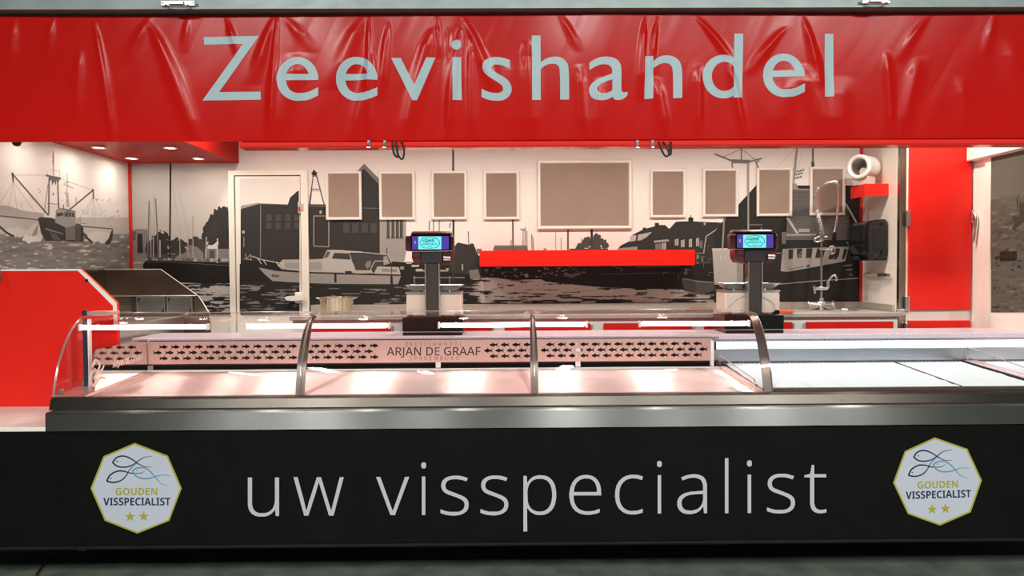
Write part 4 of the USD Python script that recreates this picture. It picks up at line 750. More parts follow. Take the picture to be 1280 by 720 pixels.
# hooks and elastic cords hanging behind the lower edge of the banner
for xs_, lab in (((461, 481), 'pair of small metal hooks on the red beam, left of the left cord'), ((797, 816), 'pair of small metal hooks on the red beam, left of the right cord')):
    c = onY(sum(xs_) / 2, 181, -.06)
    t = thing('beam_hook', c, lab, 'hook', 'hooks on the red beam')
    for px in xs_:
        a = onY(px, 179.5, -.062)
        part(t, 'hook', [box(a[0] - .009, a[0] + .007, -.062, -.0525, a[2] - .012, a[2] + .018, .002), tube(spline([(a[0], -.060, a[2] + .004), (a[0] - .003, -.068, a[2] - .010), (a[0] - .008, -.072, a[2] - .019), (a[0] + .006, -.072, a[2] - .020), (a[0] + .008, -.066, a[2] - .008)], 5), .0032, 8)], 'chrome', 40)
for pts, lab in (([(490.5, 174), (490.8, 184), (493, 193), (497, 196), (496.5, 186), (495, 174), (496.6, 190), (500, 197.5), (503.5, 198), (505.2, 190), (503.5, 180), (501, 174)], 'black elastic cord loop hanging under the banner above the second small frame'),
                 ([(823.5, 172), (825.5, 184), (830, 193), (833.5, 195.5), (836.5, 191), (838.5, 174), (838.8, 189), (837.5, 193.5), (835, 188), (831, 180), (828.5, 172)], 'black elastic cord loop hanging under the banner above the frame right of the large one')):
    q = [onY(a, max(b, 177), -.059) for a, b in pts]
    solo('elastic_cord', tube(spline(q, 7), .0048, 8), 'black_rubber', 60, lab, 'cord', 'elastic cords under the banner')
p = onY(21, 180.5, .0)
t = thing('dome_camera', p, 'small black dome camera under the red beam at the far left', 'camera')
part(t, 'mount', lathe([(0, 0), (.030, 0), (.030, .012), (0, .012)], (p[0], p[1], p[2] + .012), n=24), 'white_plastic', 30)
part(t, 'hanger', rod((p[0], p[1], p[2] + .0245), (p[0], p[1], p[2] + .10), .009), 'white_plastic', 40)
part(t, 'dome', lathe([(0, -.022), (.012, -.019), (.019, -.010), (.021, 0), (0, 0)], (p[0], p[1], p[2] + .0115), n=24), 'black_plastic', 50)

# ------------------------------------------------------------------ back wall: frames and shelf
def poster_frame(px0, px1, py0, py1, label, rim=.0215):
    a, b = onY(px0, (py0 + py1) / 2, YB - .02), onY(px1, (py0 + py1) / 2, YB - .02); zt, zb = onY((px0 + px1) / 2, py0, YB - .02)[2], onY((px0 + px1) / 2, py1, YB - .02)[2]
    t = thing('poster_frame', ((a[0] + b[0]) / 2, YB - .003, zb), label, 'picture frame', 'empty snap frames on the harbour wall')
    part(t, 'rim', frame_ring(a[0], b[0], zb, zt, rim, YB - .022, YB - .004), 'frame_white')
    part(t, 'backing', box(a[0] + rim * .8, b[0] - rim * .8, YB - .012, YB - .006, zb + rim * .8, zt - rim * .8), 'poster_backing', label='empty brownish grey sheet')
    return t
SMALL = [(429.4, 244.4, 'small empty white-rimmed frame nearest the back door, left of the black gable'), (496.1, 244.4, 'small empty white-rimmed frame right of the black gable, second from the door'),
         (561.3, 244.0, 'small empty white-rimmed frame up and right of the left till screen, on a mast'), (626.8, 244.0, 'small empty white-rimmed frame just left of the large frame'),
         (835.2, 241.8, 'small empty white-rimmed frame just right of the large frame'), (901.0, 240.7, 'small empty white-rimmed frame directly left of the crane mast, above the right till'),
         (968.4, 239.9, 'small empty white-rimmed frame right of the crane mast, left of the tap'), (1035.0, 238.8, 'small empty white-rimmed frame behind the arch of the spring tap, last on the right')]
proto = None
for px, py, lab in SMALL:
    c = onY(px, py, YB - .02)
    if proto is None:
        proto = poster_frame(px - 22.4, px + 22.4, py - 30.5, py + 30.5, lab); c0 = c; b0 = BASE[proto]
    else:
        path = '/World/' + _numbered('/World', 'poster_frame'); x = UsdGeom.Xform.Define(stage, path)
        pr = x.GetPrim(); pr.GetReferences().AddInternalReference(proto)
        x.ClearXformOpOrder(); x.AddTranslateOp().Set(Gf.Vec3d(*map(float, b0 + (c - c0)))); _tag(pr, lab, 'picture frame', 'empty snap frames on the harbour wall'); pr.SetInstanceable(True)
lf = thing('poster_frame', onY(730, 286, YB - .01), 'large landscape empty white-rimmed frame in the middle of the back wall', 'picture frame')
a, b = onY(671.8, 243, YB - .02), onY(790, 243, YB - .02); zt, zb = onY(731, 200, YB - .02)[2], onY(731, 286.5, YB - .02)[2]
part(lf, 'rim', frame_ring(a[0], b[0], zb, zt, .026, YB - .026, YB - .004), 'frame_white')
part(lf, 'backing', box(a[0] + .02, b[0] - .02, YB - .014, YB - .006, zb + .02, zt - .02), 'poster_backing', label='empty brownish grey sheet')
a, b = onY(599.5, 323, YB - .20), onY(868.8, 323, YB - .20)
rs = thing('wall_shelf', (0, YB, onY(734, 332.5, YB - .20)[2]), 'long bright red box shelf on the middle of the harbour wall', 'shelf')
z0, z1 = onY(734, 332.6, YB - .20)[2], onY(734, 312.6, YB - .20)[2]
part(rs, 'front_board', box(a[0], b[0], YB - .20, YB - .185, z0, z1, .002), 'red_laminate')
part(rs, 'shelf_board', box(a[0] + .002, b[0] - .002, YB - .185, YB - .012, z0 + .004, z0 + .022, .002), 'red_laminate')
for s in (a[0] + .002, b[0] - .020): part(rs, 'end_board', box(s, s + .018, YB - .185, YB - .012, z0 + .022, z1 - .002, .002), 'red_laminate')

# ------------------------------------------------------------------ rear counter, tap, small things on it
ZW = 1.277; YW = 1.47
wt0 = dX1 + .012
rc = thing('rear_cabinet', (0, YW, ZT), 'white rear cabinet run with a row of red drawer fronts under the harbour wall', 'cabinet')
part(rc, 'carcass', box(wt0 + .01, XR - .001, YW + .03, YB - .012, ZT, ZW - .031), 'white_laminate')
part(rc, 'plinth', box(wt0 + .03, XR - .01, YW + .09, YW + .13, ZT - .0, ZT + .1), 'dark_gap')
def drawer_front(parent, px0, px1, z0, z1, y, hinge_left):
    x0, x1 = X_(px0, y, 407), X_(px1, y, 407)
    d = part(parent, 'drawer_front', box(x0, x1, y, y + .028, z0, z1, .002), 'red_laminate')
    s = x0 - .020 if hinge_left else x1 + .002
    part(d, 'hinge', [box(s, s + .017, y + .004, y + .029, z1 - .055, z1 - .008, .003), tube([(s + .0085, y + .004, z1 - .054), (s + .0085, y + .004, z1 - .009)], .006, 10)], 'aluminium', 30)
zd1 = onY(1060, 402.4, YW)[2]
for a, b, h in ((388.5, 487.5, 0), (510, 614, 0), (631, 738, 0), (755, 864.5, 0), (881, 990.5, 0), (1008.5, 1117, 1)):
    drawer_front(rc, a, b, zd1 - .24, zd1, YW, h)
wk = thing('rear_worktop', (0, YW, ZW - .03), 'grey stone worktop with a low upstand along the harbour wall', 'worktop')
part(wk, 'slab', box(wt0, XR - .001, YW - .02, YB - .012, ZW - .030, ZW, .003), 'grey_worktop')
part(wk, 'upstand', box(wt0, XR - .02, YB - .022, YB - .002, ZW + .0005, ZW + .05, .002), 'grey_worktop')
part(wk, 'side_upstand', box(XR - .02, XR - .002, YP + .02, YB - .002, ZW + .0005, ZW + .05, .002), 'grey_worktop')

# bucket
c = onY(421, 385, 1.76); s = 924 / (c[1] + 3.71); r = 21.0 / s
pot = thing('metal_bucket', (c[0], c[1], ZW), 'low metal bucket with two ear handles on the worktop beside the back door', 'bucket')
cx, cy = c[0], c[1]; h = 20.5 / s
part(pot, 'body', lathe([(0, .001), (r * .80, .001), (r * .84, .006), (r * .97, h - .008), (r * 1.0, h - .004), (r * 1.0, h), (r * .96, h), (r * .80, .010), (0, .008)], (cx, cy, ZW), n=48), 'pot_metal', 35)
ribs = [rod((cx + r * .845 * math.cos(t), cy + r * .845 * math.sin(t), ZW + .008), (cx + r * .975 * math.cos(t), cy + r * .975 * math.sin(t), ZW + h - .012), .0025, 5) for t in np.arange(26) / 26 * 2 * np.pi]
part(pot, 'rib', ribs, 'pot_metal', kind='stuff')
for s_ in (-1, 1):
    part(pot, 'ear_handle', tube(spline([(cx + s_ * r * .97, cy - .02, ZW + h - .012), (cx + s_ * (r + .022), cy - .015, ZW + h - .006), (cx + s_ * (r + .022), cy + .015, ZW + h - .006), (cx + s_ * r * .97, cy + .02, ZW + h - .012)], 5), .004, 8), 'steel', 60)

# boards and knife
def flat_board(px, py, name, label, material, cat):
    pts = [onZ(a, b, ZW + .012)[:2] for a, b in zip(px, py)]
    solo(name, prism_xy(Polygon(pts).buffer(.004), ZW + .0005, ZW + .014), material, False, label, cat)
flat_board((968, 990, 991.5, 976), (389.3, 389.3, 387.2, 386.2), 'chopping_board', 'orange board lying on the grey worktop just right of the right till', 'orange_board', 'board')
flat_board((857, 889, 889, 864), (387.0, 387.0, 385.0, 384.6), 'chopping_board', 'brown board lying on the grey worktop just left of the right till', 'brown_board', 'board')
a, b = onZ(1052, 387.2, ZW + .006), onZ(1074, 387.6, ZW + .006); m_ = a + (b - a) * .36
a[2] = b[2] = ZW + .0085; m_[2] = ZW + .0085
kn = thing('knife', a, 'kitchen knife with pale handle lying on the worktop right of the tap', 'knife')
part(kn, 'handle', tube([a, a + (m_ - a) * .5, m_], [.007, .008, .006], 10), 'white_plastic', 60)
part(kn, 'blade', prism_xy(Polygon([(m_[0], m_[1] - .008), (b[0] - .03, b[1] - .010), (b[0], b[1] + .006), (m_[0], m_[1] + .008)]), ZW + .004, ZW + .006), 'dark_gap')

# spring pre-rinse tap
def T(px, py, dy=0.0): return onY(px, py, 1.80 + dy)
tp0 = T(1026.5, 386)
tp = thing('spring_tap', (tp0[0], 1.80, ZW), 'tall chrome rinsing tap with a spring hose arching in front of the last frame', 'tap')
zx = tp0[0]
part(tp, 'base_plate', lathe([(0, 0.0008), (.085, .0008), (.085, .003), (.05, .006), (.03, .012), (.018, .02), (0, .02)], (zx, 1.80, ZW), n=32), 'chrome', 40)
part(tp, 'valve_body', [tube([(zx - .085, 1.80, ZW + .045), (zx - .03, 1.80, ZW + .045), (zx - .025, 1.80, ZW + .05), (zx + .025, 1.80, ZW + .05), (zx + .03, 1.80, ZW + .045), (zx + .085, 1.80, ZW + .045)], [.011, .011, .018, .018, .011, .011], 14), tube([(zx, 1.80, ZW + .018), (zx, 1.80, ZW + .09)], [.014, .016], 14)], 'chrome', 50)
for s_ in (-1, 1): part(tp, 'tap_handle', [tube([(zx + s_ * .084, 1.80, ZW + .045), (zx + s_ * .092, 1.80, ZW + .045)], .016, 14), rod((zx + s_ * .092, 1.775, ZW + .018), (zx + s_ * .092, 1.80, ZW + .045), .006), rod((zx + s_ * .092, 1.80, ZW + .045), (zx + s_ * .092, 1.81, ZW + .066), .006)], 'chrome', 40)
part(tp, 'riser', rod((zx, 1.80, ZW + .09), T(1026.8, 298), .0075, 14), 'chrome', 60)
ps = T(1026.6, 360)
part(tp, 'side_valve', [tube([T(1019, 361), T(1023, 360.6), T(1026.6, 360), T(1031, 361), T(1034, 360.5)], [.010, .013, .017, .013, .012], 14), tube(spline([T(1033.5, 361), T(1035, 358), T(1034.6, 352.5)], 6), .011, 12), rod(T(1017.5, 357.5, -.01), T(1019, 367, -.01), .0085)], 'chrome', 50)
part(tp, 'swing_spout', tube(spline([T(1034.6, 353), T(1037, 349, -.01), T(1042, 344, -.03), T(1045.3, 346.5, -.04), T(1045.6, 351, -.04)], 7), [.0075] * 28 + [.010], 12), 'chrome', 60)
hose = spline([T(1026.8, 302), T(1027.3, 292), T(1024.5, 277), T(1020.2, 262), T(1019.2, 250), T(1021, 240), T(1027, 232.5), T(1036, 228.5), T(1044, 228), T(1048, 232), T(1048.6, 243), T(1047.3, 262), T(1045, 280), T(1043, 292)], 14)
part(tp, 'hose', tube(hose, .0078, 12), 'chrome', 60)
def helix(path, r, turns):
    n = turns * 9; k = np.linspace(0, len(path) - 1, n); i0 = np.minimum(k.astype(int), len(path) - 2); fr = (k - i0)[:, None]
    p = path[i0] * (1 - fr) + path[i0 + 1] * fr; t = np.gradient(p, axis=0); t /= np.linalg.norm(t, axis=1, keepdims=True)
    n1 = np.array([0, 1.0, 0]) - t * t[:, 1:2]; n1 /= np.linalg.norm(n1, axis=1, keepdims=True); n2 = np.cross(t, n1); a = np.linspace(0, turns * 2 * np.pi, n)[:, None]
    return p + r * (np.cos(a) * n1 + np.sin(a) * n2)
part(tp, 'spring', tube(helix(hose[:int(14 * 8.3)], .0165, 46), .0030, 5), 'chrome', 60)
part(tp, 'hose_holder', [tube(spline([T(1027, 297), T(1023, 296), T(1018, 299.5), T(1021, 302.5), T(1026, 301)], 6), .0065, 10), rod(T(1026.8, 296.5), T(1034, 296.2), .007), lathe([(.0, -.014), (.017, -.014), (.017, .014), (0, .014)], T(1026.8, 299), n=20)], 'chrome', 50)
part(tp, 'spray_handle', tube([T(1043.2, 290), T(1043, 294), T(1042.6, 303), T(1042, 307)], [.010, .015, .016, .012], 14), 'black_plastic', 50)
part(tp, 'spray_valve', [tube([T(1042, 306), T(1041, 312), T(1040, 318)], [.011, .016, .012], 14), tube(spline([T(1036.5, 312, -.02), T(1038, 308, -.03), T(1043, 309, -.03), T(1044, 315, -.03), T(1039, 318, -.02)], 6), .0045, 8), rod(T(1024, 311.5), T(1038, 311.8), .005)], 'chrome', 50)
part(tp, 'spray_rose', lathe([(0, -.012), (.026, -.010), (.030, .004), (.016, .014), (0, .016)], T(1041, 322.5), n=24), 'black_plastic', 50)

# ------------------------------------------------------------------ things on the white partition
a = onX(1111, 237, XR); ys0 = a[1]; zs0, zs1 = onY(1095, 245.2, ys0)[2], onY(1095, 229.6, ys0)[2]; xw = X_(1081, ys0, 237)
wbx = thing('partition_shelf', (XR, ys0, zs0), 'small red box shelf on the white partition carrying the round dispenser', 'shelf')
part(wbx, 'shelf_box', [box(xw, XR - .001, ys0, ys0 + .012, zs0, zs1, .001), box(xw, xw + .012, ys0 + .012, ys0 + .22, zs0, zs1, .001), box(xw + .012, XR - .001, ys0 + .012, ys0 + .22, zs1 - .014, zs1 - .001)], 'red_laminate')
part(wbx, 'underside_lamp', box(XR - .10, XR - .05, ys0 + .03, ys0 + .08, zs1 - .085, zs1 - .0145, .003), 'grey_plastic')
# round paper dispenser with open ring front
ax = np.array([-.80, -.60, 0]); ax /= np.linalg.norm(ax)
rc_ = onY(1073.5, 208.5, ys0 + .07); R = .088; rear = rc_ - ax * .155
td = thing('round_dispenser', (rc_[0], rc_[1], zs1), 'grey drum shaped dispenser with an open white ring front on the red partition shelf', 'dispenser')
dz = zs1 + .0005 - (rc_[2] - R * 1.02); lift_ = np.array([0, 0, dz if dz > 0 else 0])
rc_ = rc_ + lift_; rear = rear + lift_
M_ = trimesh.geometry.align_vectors([0, 0, 1], ax)
part(td, 'drum', lathe([(R * .70, .150), (R * .98, .150), (R, .140), (R, .008), (R * .9, 0), (0, 0), (0, .02), (R * .70, .02), (R * .70, .150)], rear, ax, 44), 'grey_plastic', 35)
ring = trimesh.creation.torus(R * .86, R * .17, 44, 14); ring.apply_transform(M_); ring.apply_translation(rc_)
part(td, 'front_ring', ring, 'white_plastic', 60, label='white ring front')
part(td, 'paper_roll', lathe([(0, .0), (R * .34, .0), (R * .34, .06), (R * .30, .066), (0, .066)], rear + ax * .03 + np.array([0, 0, -R * .34]), ax, 24), 'white_plastic', 35)
part(td, 'seam_band', lathe([(R * 1.0, .058), (R * 1.008, .059), (R * 1.008, .063), (R * 1.0, .064), (R * 1.0, .058)], rear, ax, 44), 'white_plastic', 35)
part(td, 'foot', prism_xy(Polygon([(rear[0] + ax[0] * q + s_ * -ax[1] * .055, rear[1] + ax[1] * q + s_ * ax[0] * .055) for q, s_ in ((.02, 1), (.14, 1), (.14, -1), (.02, -1))]), zs1 + .0004, rc_[2] - R * .72), 'grey_plastic')
# black paper towel dispenser
a = onX(1111.5, 300, XR); yt0 = a[1]; zt1, zt0 = onY(1100, 273.5, yt0)[2], onY(1100, 323.5, yt0)[2]; xt = X_(1082, yt0, 300)
pd = thing('towel_dispenser', (XR, yt0, zt0), 'glossy black paper towel dispenser on the white partition', 'dispenser')
prof = chaikin([(xt + .012, zt0 + .02), (XR - .03, zt0 - .004), (XR - .001, zt0 + .01), (XR - .001, zt1 + .004), (xt + .03, zt1 - .008), (xt, zt1 - .05), (xt - .004, (zt0 + zt1) / 2)], (2, 3), 2) if False else chaikin([(xt + .012, zt0 + .02), (XR - .03, zt0 - .004), (XR - .001, zt0 + .01), (XR - .001, zt1 + .004), (xt + .03, zt1 - .008), (xt, zt1 - .05), (xt - .004, (zt0 + zt1) / 2)], (2, 3), 2)
pp = Polygon(prof)
lay = [prism_xz(pp.buffer(-.018, join_style=1), yt0 - .0, yt0 + .012), prism_xz(pp.buffer(-.006, join_style=1), yt0 + .008, yt0 + .020), prism_xz(pp, yt0 + .016, yt0 + .27), prism_xz(pp.buffer(-.010), yt0 + .268, yt0 + .285)]
lay = [box(xt - .002, XR - .001, yt0, yt0 + .285, zt0, zt1, .022)]
m = lay[0].subdivide().subdivide().subdivide(); v = m.vertices
q = np.clip((XR - v[:, 0]) / (XR - xt), 0, 1); w = (v[:, 2] - zt0) / (zt1 - zt0)
v[:, 2] += q ** 2 * np.where(w > .5, -.020, .014); v[:, 0] += .012 * (2 * w - 1) ** 2 * q; m.vertices = v
part(pd, 'cover', m, 'black_plastic', 40)
part(pd, 'window_panel', [box(xt + .05, XR - .045, yt0 - .004, yt0 + .001, zt0 + .06, zt1 - .055, .002)], 'black_rubber')
part(pd, 'base_tray', box(xt + .03, XR - .002, yt0 + .03, yt0 + .25, zt0 - .012, zt0 + .016, .006), 'black_plastic')
part(pd, 'lock_tab', box(xt - .006, xt + .004, yt0 + .10, yt0 + .20, zt0 - .004, zt0 + .022, .004), 'black_rubber')
# tube holder
c = onX(1111, 344, XR - .03); c1 = onX(1081.5, 344, XR - .03)
kt = thing('wall_tube', c, 'short grey tube clamped horizontally to the white partition below the black dispenser', 'tube')
mid = c + (c1 - c) * .42
part(kt, 'grey_sleeve', rod(mid, c1, .016, 18), 'grey_plastic', 40)
part(kt, 'chrome_end', [tube([c, c + (mid - c) * .3, c + (mid - c) * .35, c + (mid - c) * .8, mid], [.012, .012, .015, .015, .011], 16)], 'chrome', 40)
part(kt, 'clip', [box(XR - .034, XR - .001, mid[1] - .012, mid[1] + .012, mid[2] - .018, mid[2] + .018, .003), box(XR - .034, XR - .001, c1[1] - .03, c1[1] - .01, c1[2] - .018, c1[2] + .018, .003)], 'steel')
# steel corner post and fridge
xp0, xp1 = X_(1124, YP - .03, 280), X_(1132, YP - .03, 280)
cp = thing('corner_post', (xp0, YP, ZW), 'tall polished steel corner post between the white partition and the red cold room door', 'post')
part(cp, 'post_profile', prism_xy(Polygon([(XR + .001, YP - .001), (XR + .001, YP - .03), (xp1, YP - .03), (xp1, YP - .026), (XR + .016, YP - .026), (XR + .016, YP - .001)]), ZT, ZC - .001), 'polished_steel')
part(cp, 'end_cap', box(XR - .02, xp1 + .002, YP - .045, YP - .031, ZW - .025, ZW + .02, .003), 'steel')
YK = YP - .035
fr = thing('cold_cabinet', (3.0, YK, ZT), 'white cold cabinet with a tall red door at the right of the stall', 'cabinet')
xk0 = xp1 + .003
part(fr, 'carcass', box(xk0, XE - .001, YK, YB - .002, ZT, ZC - .002), 'white_laminate')
x0, x1 = X_(1137.5, YK - .03, 280), X_(1217, YK - .03, 200)
zk0, zk1 = onY(1175, 387.5, YK - .03)[2], onY(1175, 150, YK - .03)[2]
x1 = min(x1, XE - .014)
dr = part(fr, 'door', box(x0, x1, YK - .030, YK - .002, zk0, zk1, .003), 'red_laminate')
for py in (273, 380):
    z = onY(1134, py, YK - .03)[2]
    part(dr, 'hinge', [box(x0 - .022, x0 - .002, YK - .030, YK - .001, z - .055, z + .055, .004), tube([(x0 - .006, YK - .033, z - .053), (x0 - .006, YK - .033, z + .053)], .007, 10)], 'steel', 30)
zl = onY(1218, 268, YK - .05)[2]
part(dr, 'lever_handle', [box(x1 - .016, x1 + .008, YK - .062, YK - .031, zl - .06, zl + .03, .008), tube(spline([(x1 - .004, YK - .060, zl + .01), (x1 - .002, YK - .085, zl - .03), (x1 - .004, YK - .080, zl - .12), (x1 - .008, YK - .07, zl - .20)], 6), [.012] * 12 + [.010] * 6 + [.006], 12)], 'chrome', 50)
d = part(fr, 'drawer_front', box(x0, x1, YK - .030, YK - .002, zd1 - .26, zd1 + .006, .003), 'red_laminate')
part(d, 'hinge', box(x0 - .020, x0 - .002, YK - .028, YK - .001, zd1 - .055, zd1 - .008, .004), 'steel')

# right end wall with the printed door
wr = thing('wall_right', (XE, 1.2, ZT), 'white right end wall around the printed door', 'wall', kind='structure')
ye1 = YK - .002
yd = onX(1240.5, 300, XE)[1]; zl0 = onX(1250, 193, XE)[2]
part(wr, 'wall_panel', prism_yz(sbox(.20, ZT, YB, ZC).difference(sbox(.30, ZT - .1, yd + .0, zl0)), XE, XE + .08), 'white_laminate')
solo('trim_3', box(XE - .06, XE - .0005, .07, ye1 - .034, onX(1219, 199, XE - .06)[2], ZC - .001, .004), 'white_laminate', kind='structure', label='white header box above the printed door in the right end wall')
d2 = thing('door_2', (XE, yd, ZT), 'door in the right end wall printed with gulls and a trawler, cream below', kind='structure')
part(d2, 'door_frame', prism_yz(sbox(.26, ZT, yd + .05, zl0 + .05).difference(sbox(.30, ZT - .1, yd - .01, zl0 - .012)), XE - .022, XE - .001), 'frame_white')
part(d2, 'door_leaf', box(XE - .018, XE + .03, .302, yd - .012, ZT + .01, zl0 - .014), 'white_laminate')
zq = onX(1260, 390, XE)[2]
put_print(d2, 'gull_print', gd, [(1238.6, 168, 1325, 390.4)], 'grey photo print of gulls over the sea')
a, b = onX(1250.5, 319.5, XE - .02), onX(1271, 319.5, XE - .02); zz = sorted((onX(1260, 314, XE - .02)[2], onX(1260, 325.5, XE - .02)[2]))
part(d2, 'flush_handle', [box(XE - .028, XE - .0195, b[1], a[1], zz[0], zz[1], .003), box(XE - .031, XE - .0275, b[1] + .01, a[1] - .01, zz[0] + .012, zz[1] - .012, .001)], 'black_rubber')

# ------------------------------------------------------------------ fryer behind the red end panel
YR = 0.59                                    # back face of the red end panel
def R2(px, py, y=YR - .025): return tuple(onY(px, py, y)[[0, 2]])
ZS = 0.82                                    # side shelf
fy = thing('fryer', (-2.6, 1.1, ZT), 'fryer cabinet with red sloping end panel and polished steel splash plate', 'fryer')
pts = [(-3.69, ZS + .001), (-3.69, R2(100, 336)[1]), R2(100, 336), R2(146, 379), (R2(146, 379)[0] + .006, ZS + .001)]
pnl = part(fy, 'end_panel', prism_xz(pts, YR - .025, YR), 'red_laminate', label='red sloping end panel')
part(pnl, 'added_lining', prism_xz(Polygon(pts).buffer(-.004, join_style=2).intersection(sbox(XL + .002, 0, 0, 3)), YR + .0002, YR + .0016), 'steel')  # unseen sheet added so the splash plate reflects steel instead of red
outer = Polygon(pts); w_ = .020
band = outer.difference(Polygon([(-3.8, ZS - .2), (-3.8, pts[1][1] - w_ * .55), (pts[2][0] - w_ * .5, pts[2][1] - w_ * .55), (pts[3][0] - w_, pts[3][1] - w_ * .75), (pts[4][0] - w_ * .55, ZS - .2)]))
band = band.intersection(sbox(-3.8, R2(140, 412)[1], 0, 3))
part(pnl, 'edge_trim', prism_xz(band, YR - .030, YR - .0255), 'frame_white', label='pale metal edge trim')
k_ = R2(109, 350.5); part(pnl, 'screw_cap', lathe([(0, .008), (.007, .006), (.009, 0), (0, 0)], (k_[0], YR - .030, k_[1]), (0, -1, 0), 14), 'black_plastic', 40)
YQ = 1.66
q = [tuple(onY(a, b, YQ)[[0, 2]]) for a, b in ((201, 336.5), (248, 370), (253, 377), (262, 392), (263, 402))]
plate = [(XL + .002, ZT + .4), (XL + .002, q[0][1])] + q + [(q[-1][0], ZT + .4)]
part(fy, 'splash_plate', prism_xz(plate, YQ, YQ + .012), 'polished_steel', label='polished steel splash plate')
part(fy, 'splash_plate_edge', tube([(a, YQ - .001, b) for a, b in plate[1:-1]], .0035, 6), 'aluminium')
# sloping grille strip in front of the plate
g0, g1 = onY(158, 373, YQ - .06), onY(248, 390, YQ - .06)
zz0, zz1 = onY(200, 391.5, YQ - .06)[2], onY(200, 371.5, YQ - .06)[2]
for a, b in ((168, 203.5), (206, 238)):
    xa, xb = X_(a, YQ - .06, 380), X_(b, YQ - .06, 380)
    bars = [sbox(x, zz0 - .1, x + .0035, zz1 + .1) for x in np.arange(xa, xb, .0095)]
    bars = [affinity.rotate(s, -32, origin=((s.bounds[0]), (zz0 + zz1) / 2)) for s in bars]
    rect = sbox(xa, zz0, xb, zz1)
    gr = unary_union([s.intersection(rect) for s in bars] + [rect.difference(sbox(xa + .006, zz0 + .006, xb - .006, zz1 - .006))])
    part(fy, 'grease_filter', prism_xz(gr, YQ - .030, YQ - .024), 'steel', label='slatted steel grease filter')
part(fy, 'filter_backing', box(X_(166, YQ, 380), X_(240, YQ, 380), YQ - .022, YQ - .016, zz0, zz1), 'dark_gap')
part(fy, 'side_splash_plate', box(XL + .001, XL + .006, YR + .004, YQ - .001, 1.276, q[0][1]), 'polished_steel')
part(fy, 'filter_rail', box(XL + .002, X_(247, YQ, 372), YQ - .04, YQ - .001, zz1 + .004, zz1 + .012, .003), 'steel')
part(fy, 'body', box(XL + .002, -2.33, YR + .003, YQ - .001, ZT, 1.275, .006), 'steel')
# side shelf left of the counter
XA = onY(57, 537, -.015)[0]
solo('side_shelf', box(-3.70, XA - .002, -.012, YR - .001, ZS - .022, ZS, .003), 'white_laminate', False, 'plain white shelf left of the counter in front of the red end panel', 'shelf')

# ------------------------------------------------------------------ black front panel with its lettering and emblems
fp = thing('front_panel', (0, 0, .205), 'glossy black front panel of the counter lettered uw visspecialist', 'panel')
part(fp, 'board', box(-3.72, 3.72, 0.0, 0.03, Z_(683, 0), .797, .003), 'black_panel')
part(fp, 'bottom_trim', box(-3.72, 3.72, -.006, -.0005, Z_(681, 0), Z_(677.5, 0), .002), 'black_plastic')
LET = [('u', 309.8, 349), ('w', 366.8, 429.8), ('v', 470, 511.7), ('i', 526.4, 532.6), ('s', 550.6, 586), ('s', 600.5, 635.5), ('p', 654, 695.3), ('e', 711.6, 751.6), ('c', 768.7, 803.8), ('i', 821.2, 827.2), ('a', 846.5, 883.9), ('l', 906, 910.6), ('i', 933.6, 939.8), ('s', 958.6, 993.8), ('t', 1005.4, 1033)]
for ch, x0, x1 in LET:
    g, adv = glyph('L' + ch); b0, _, b1, _ = g.bounds; sx = (x1 - x0) / (b1 - b0); sy = .0905
    base = lambda x: 645.0 - (x - 330) * (645.0 - 641.0) / (990 - 330)
    pg = shapely.transform(g, lambda c: np.stack([x0 + (c[:, 0] - b0) * sx, base((x0 + x1) / 2) - c[:, 1] * sy], 1))
    part(fp, 'letter', prism_xz(projpoly(pg, -.0006), -.0012, -.0003), 'panel_letter')
def taper_stroke(pts, w0, w1, w2=None):
    p = spline([(a, b, 0) for a, b in pts], 8)[:, :2]; t = np.gradient(p, axis=0); n = np.stack([-t[:, 1], t[:, 0]], 1); n /= np.linalg.norm(n, axis=1, keepdims=True)
    s = np.linspace(0, 1, len(p)); w = np.interp(s, [0, .45, 1], [w0, w1, .8 if w2 is None else w2])[:, None] / 2
    return Polygon(np.vstack([p + n * w, (p - n * w)[::-1]])).buffer(.3)
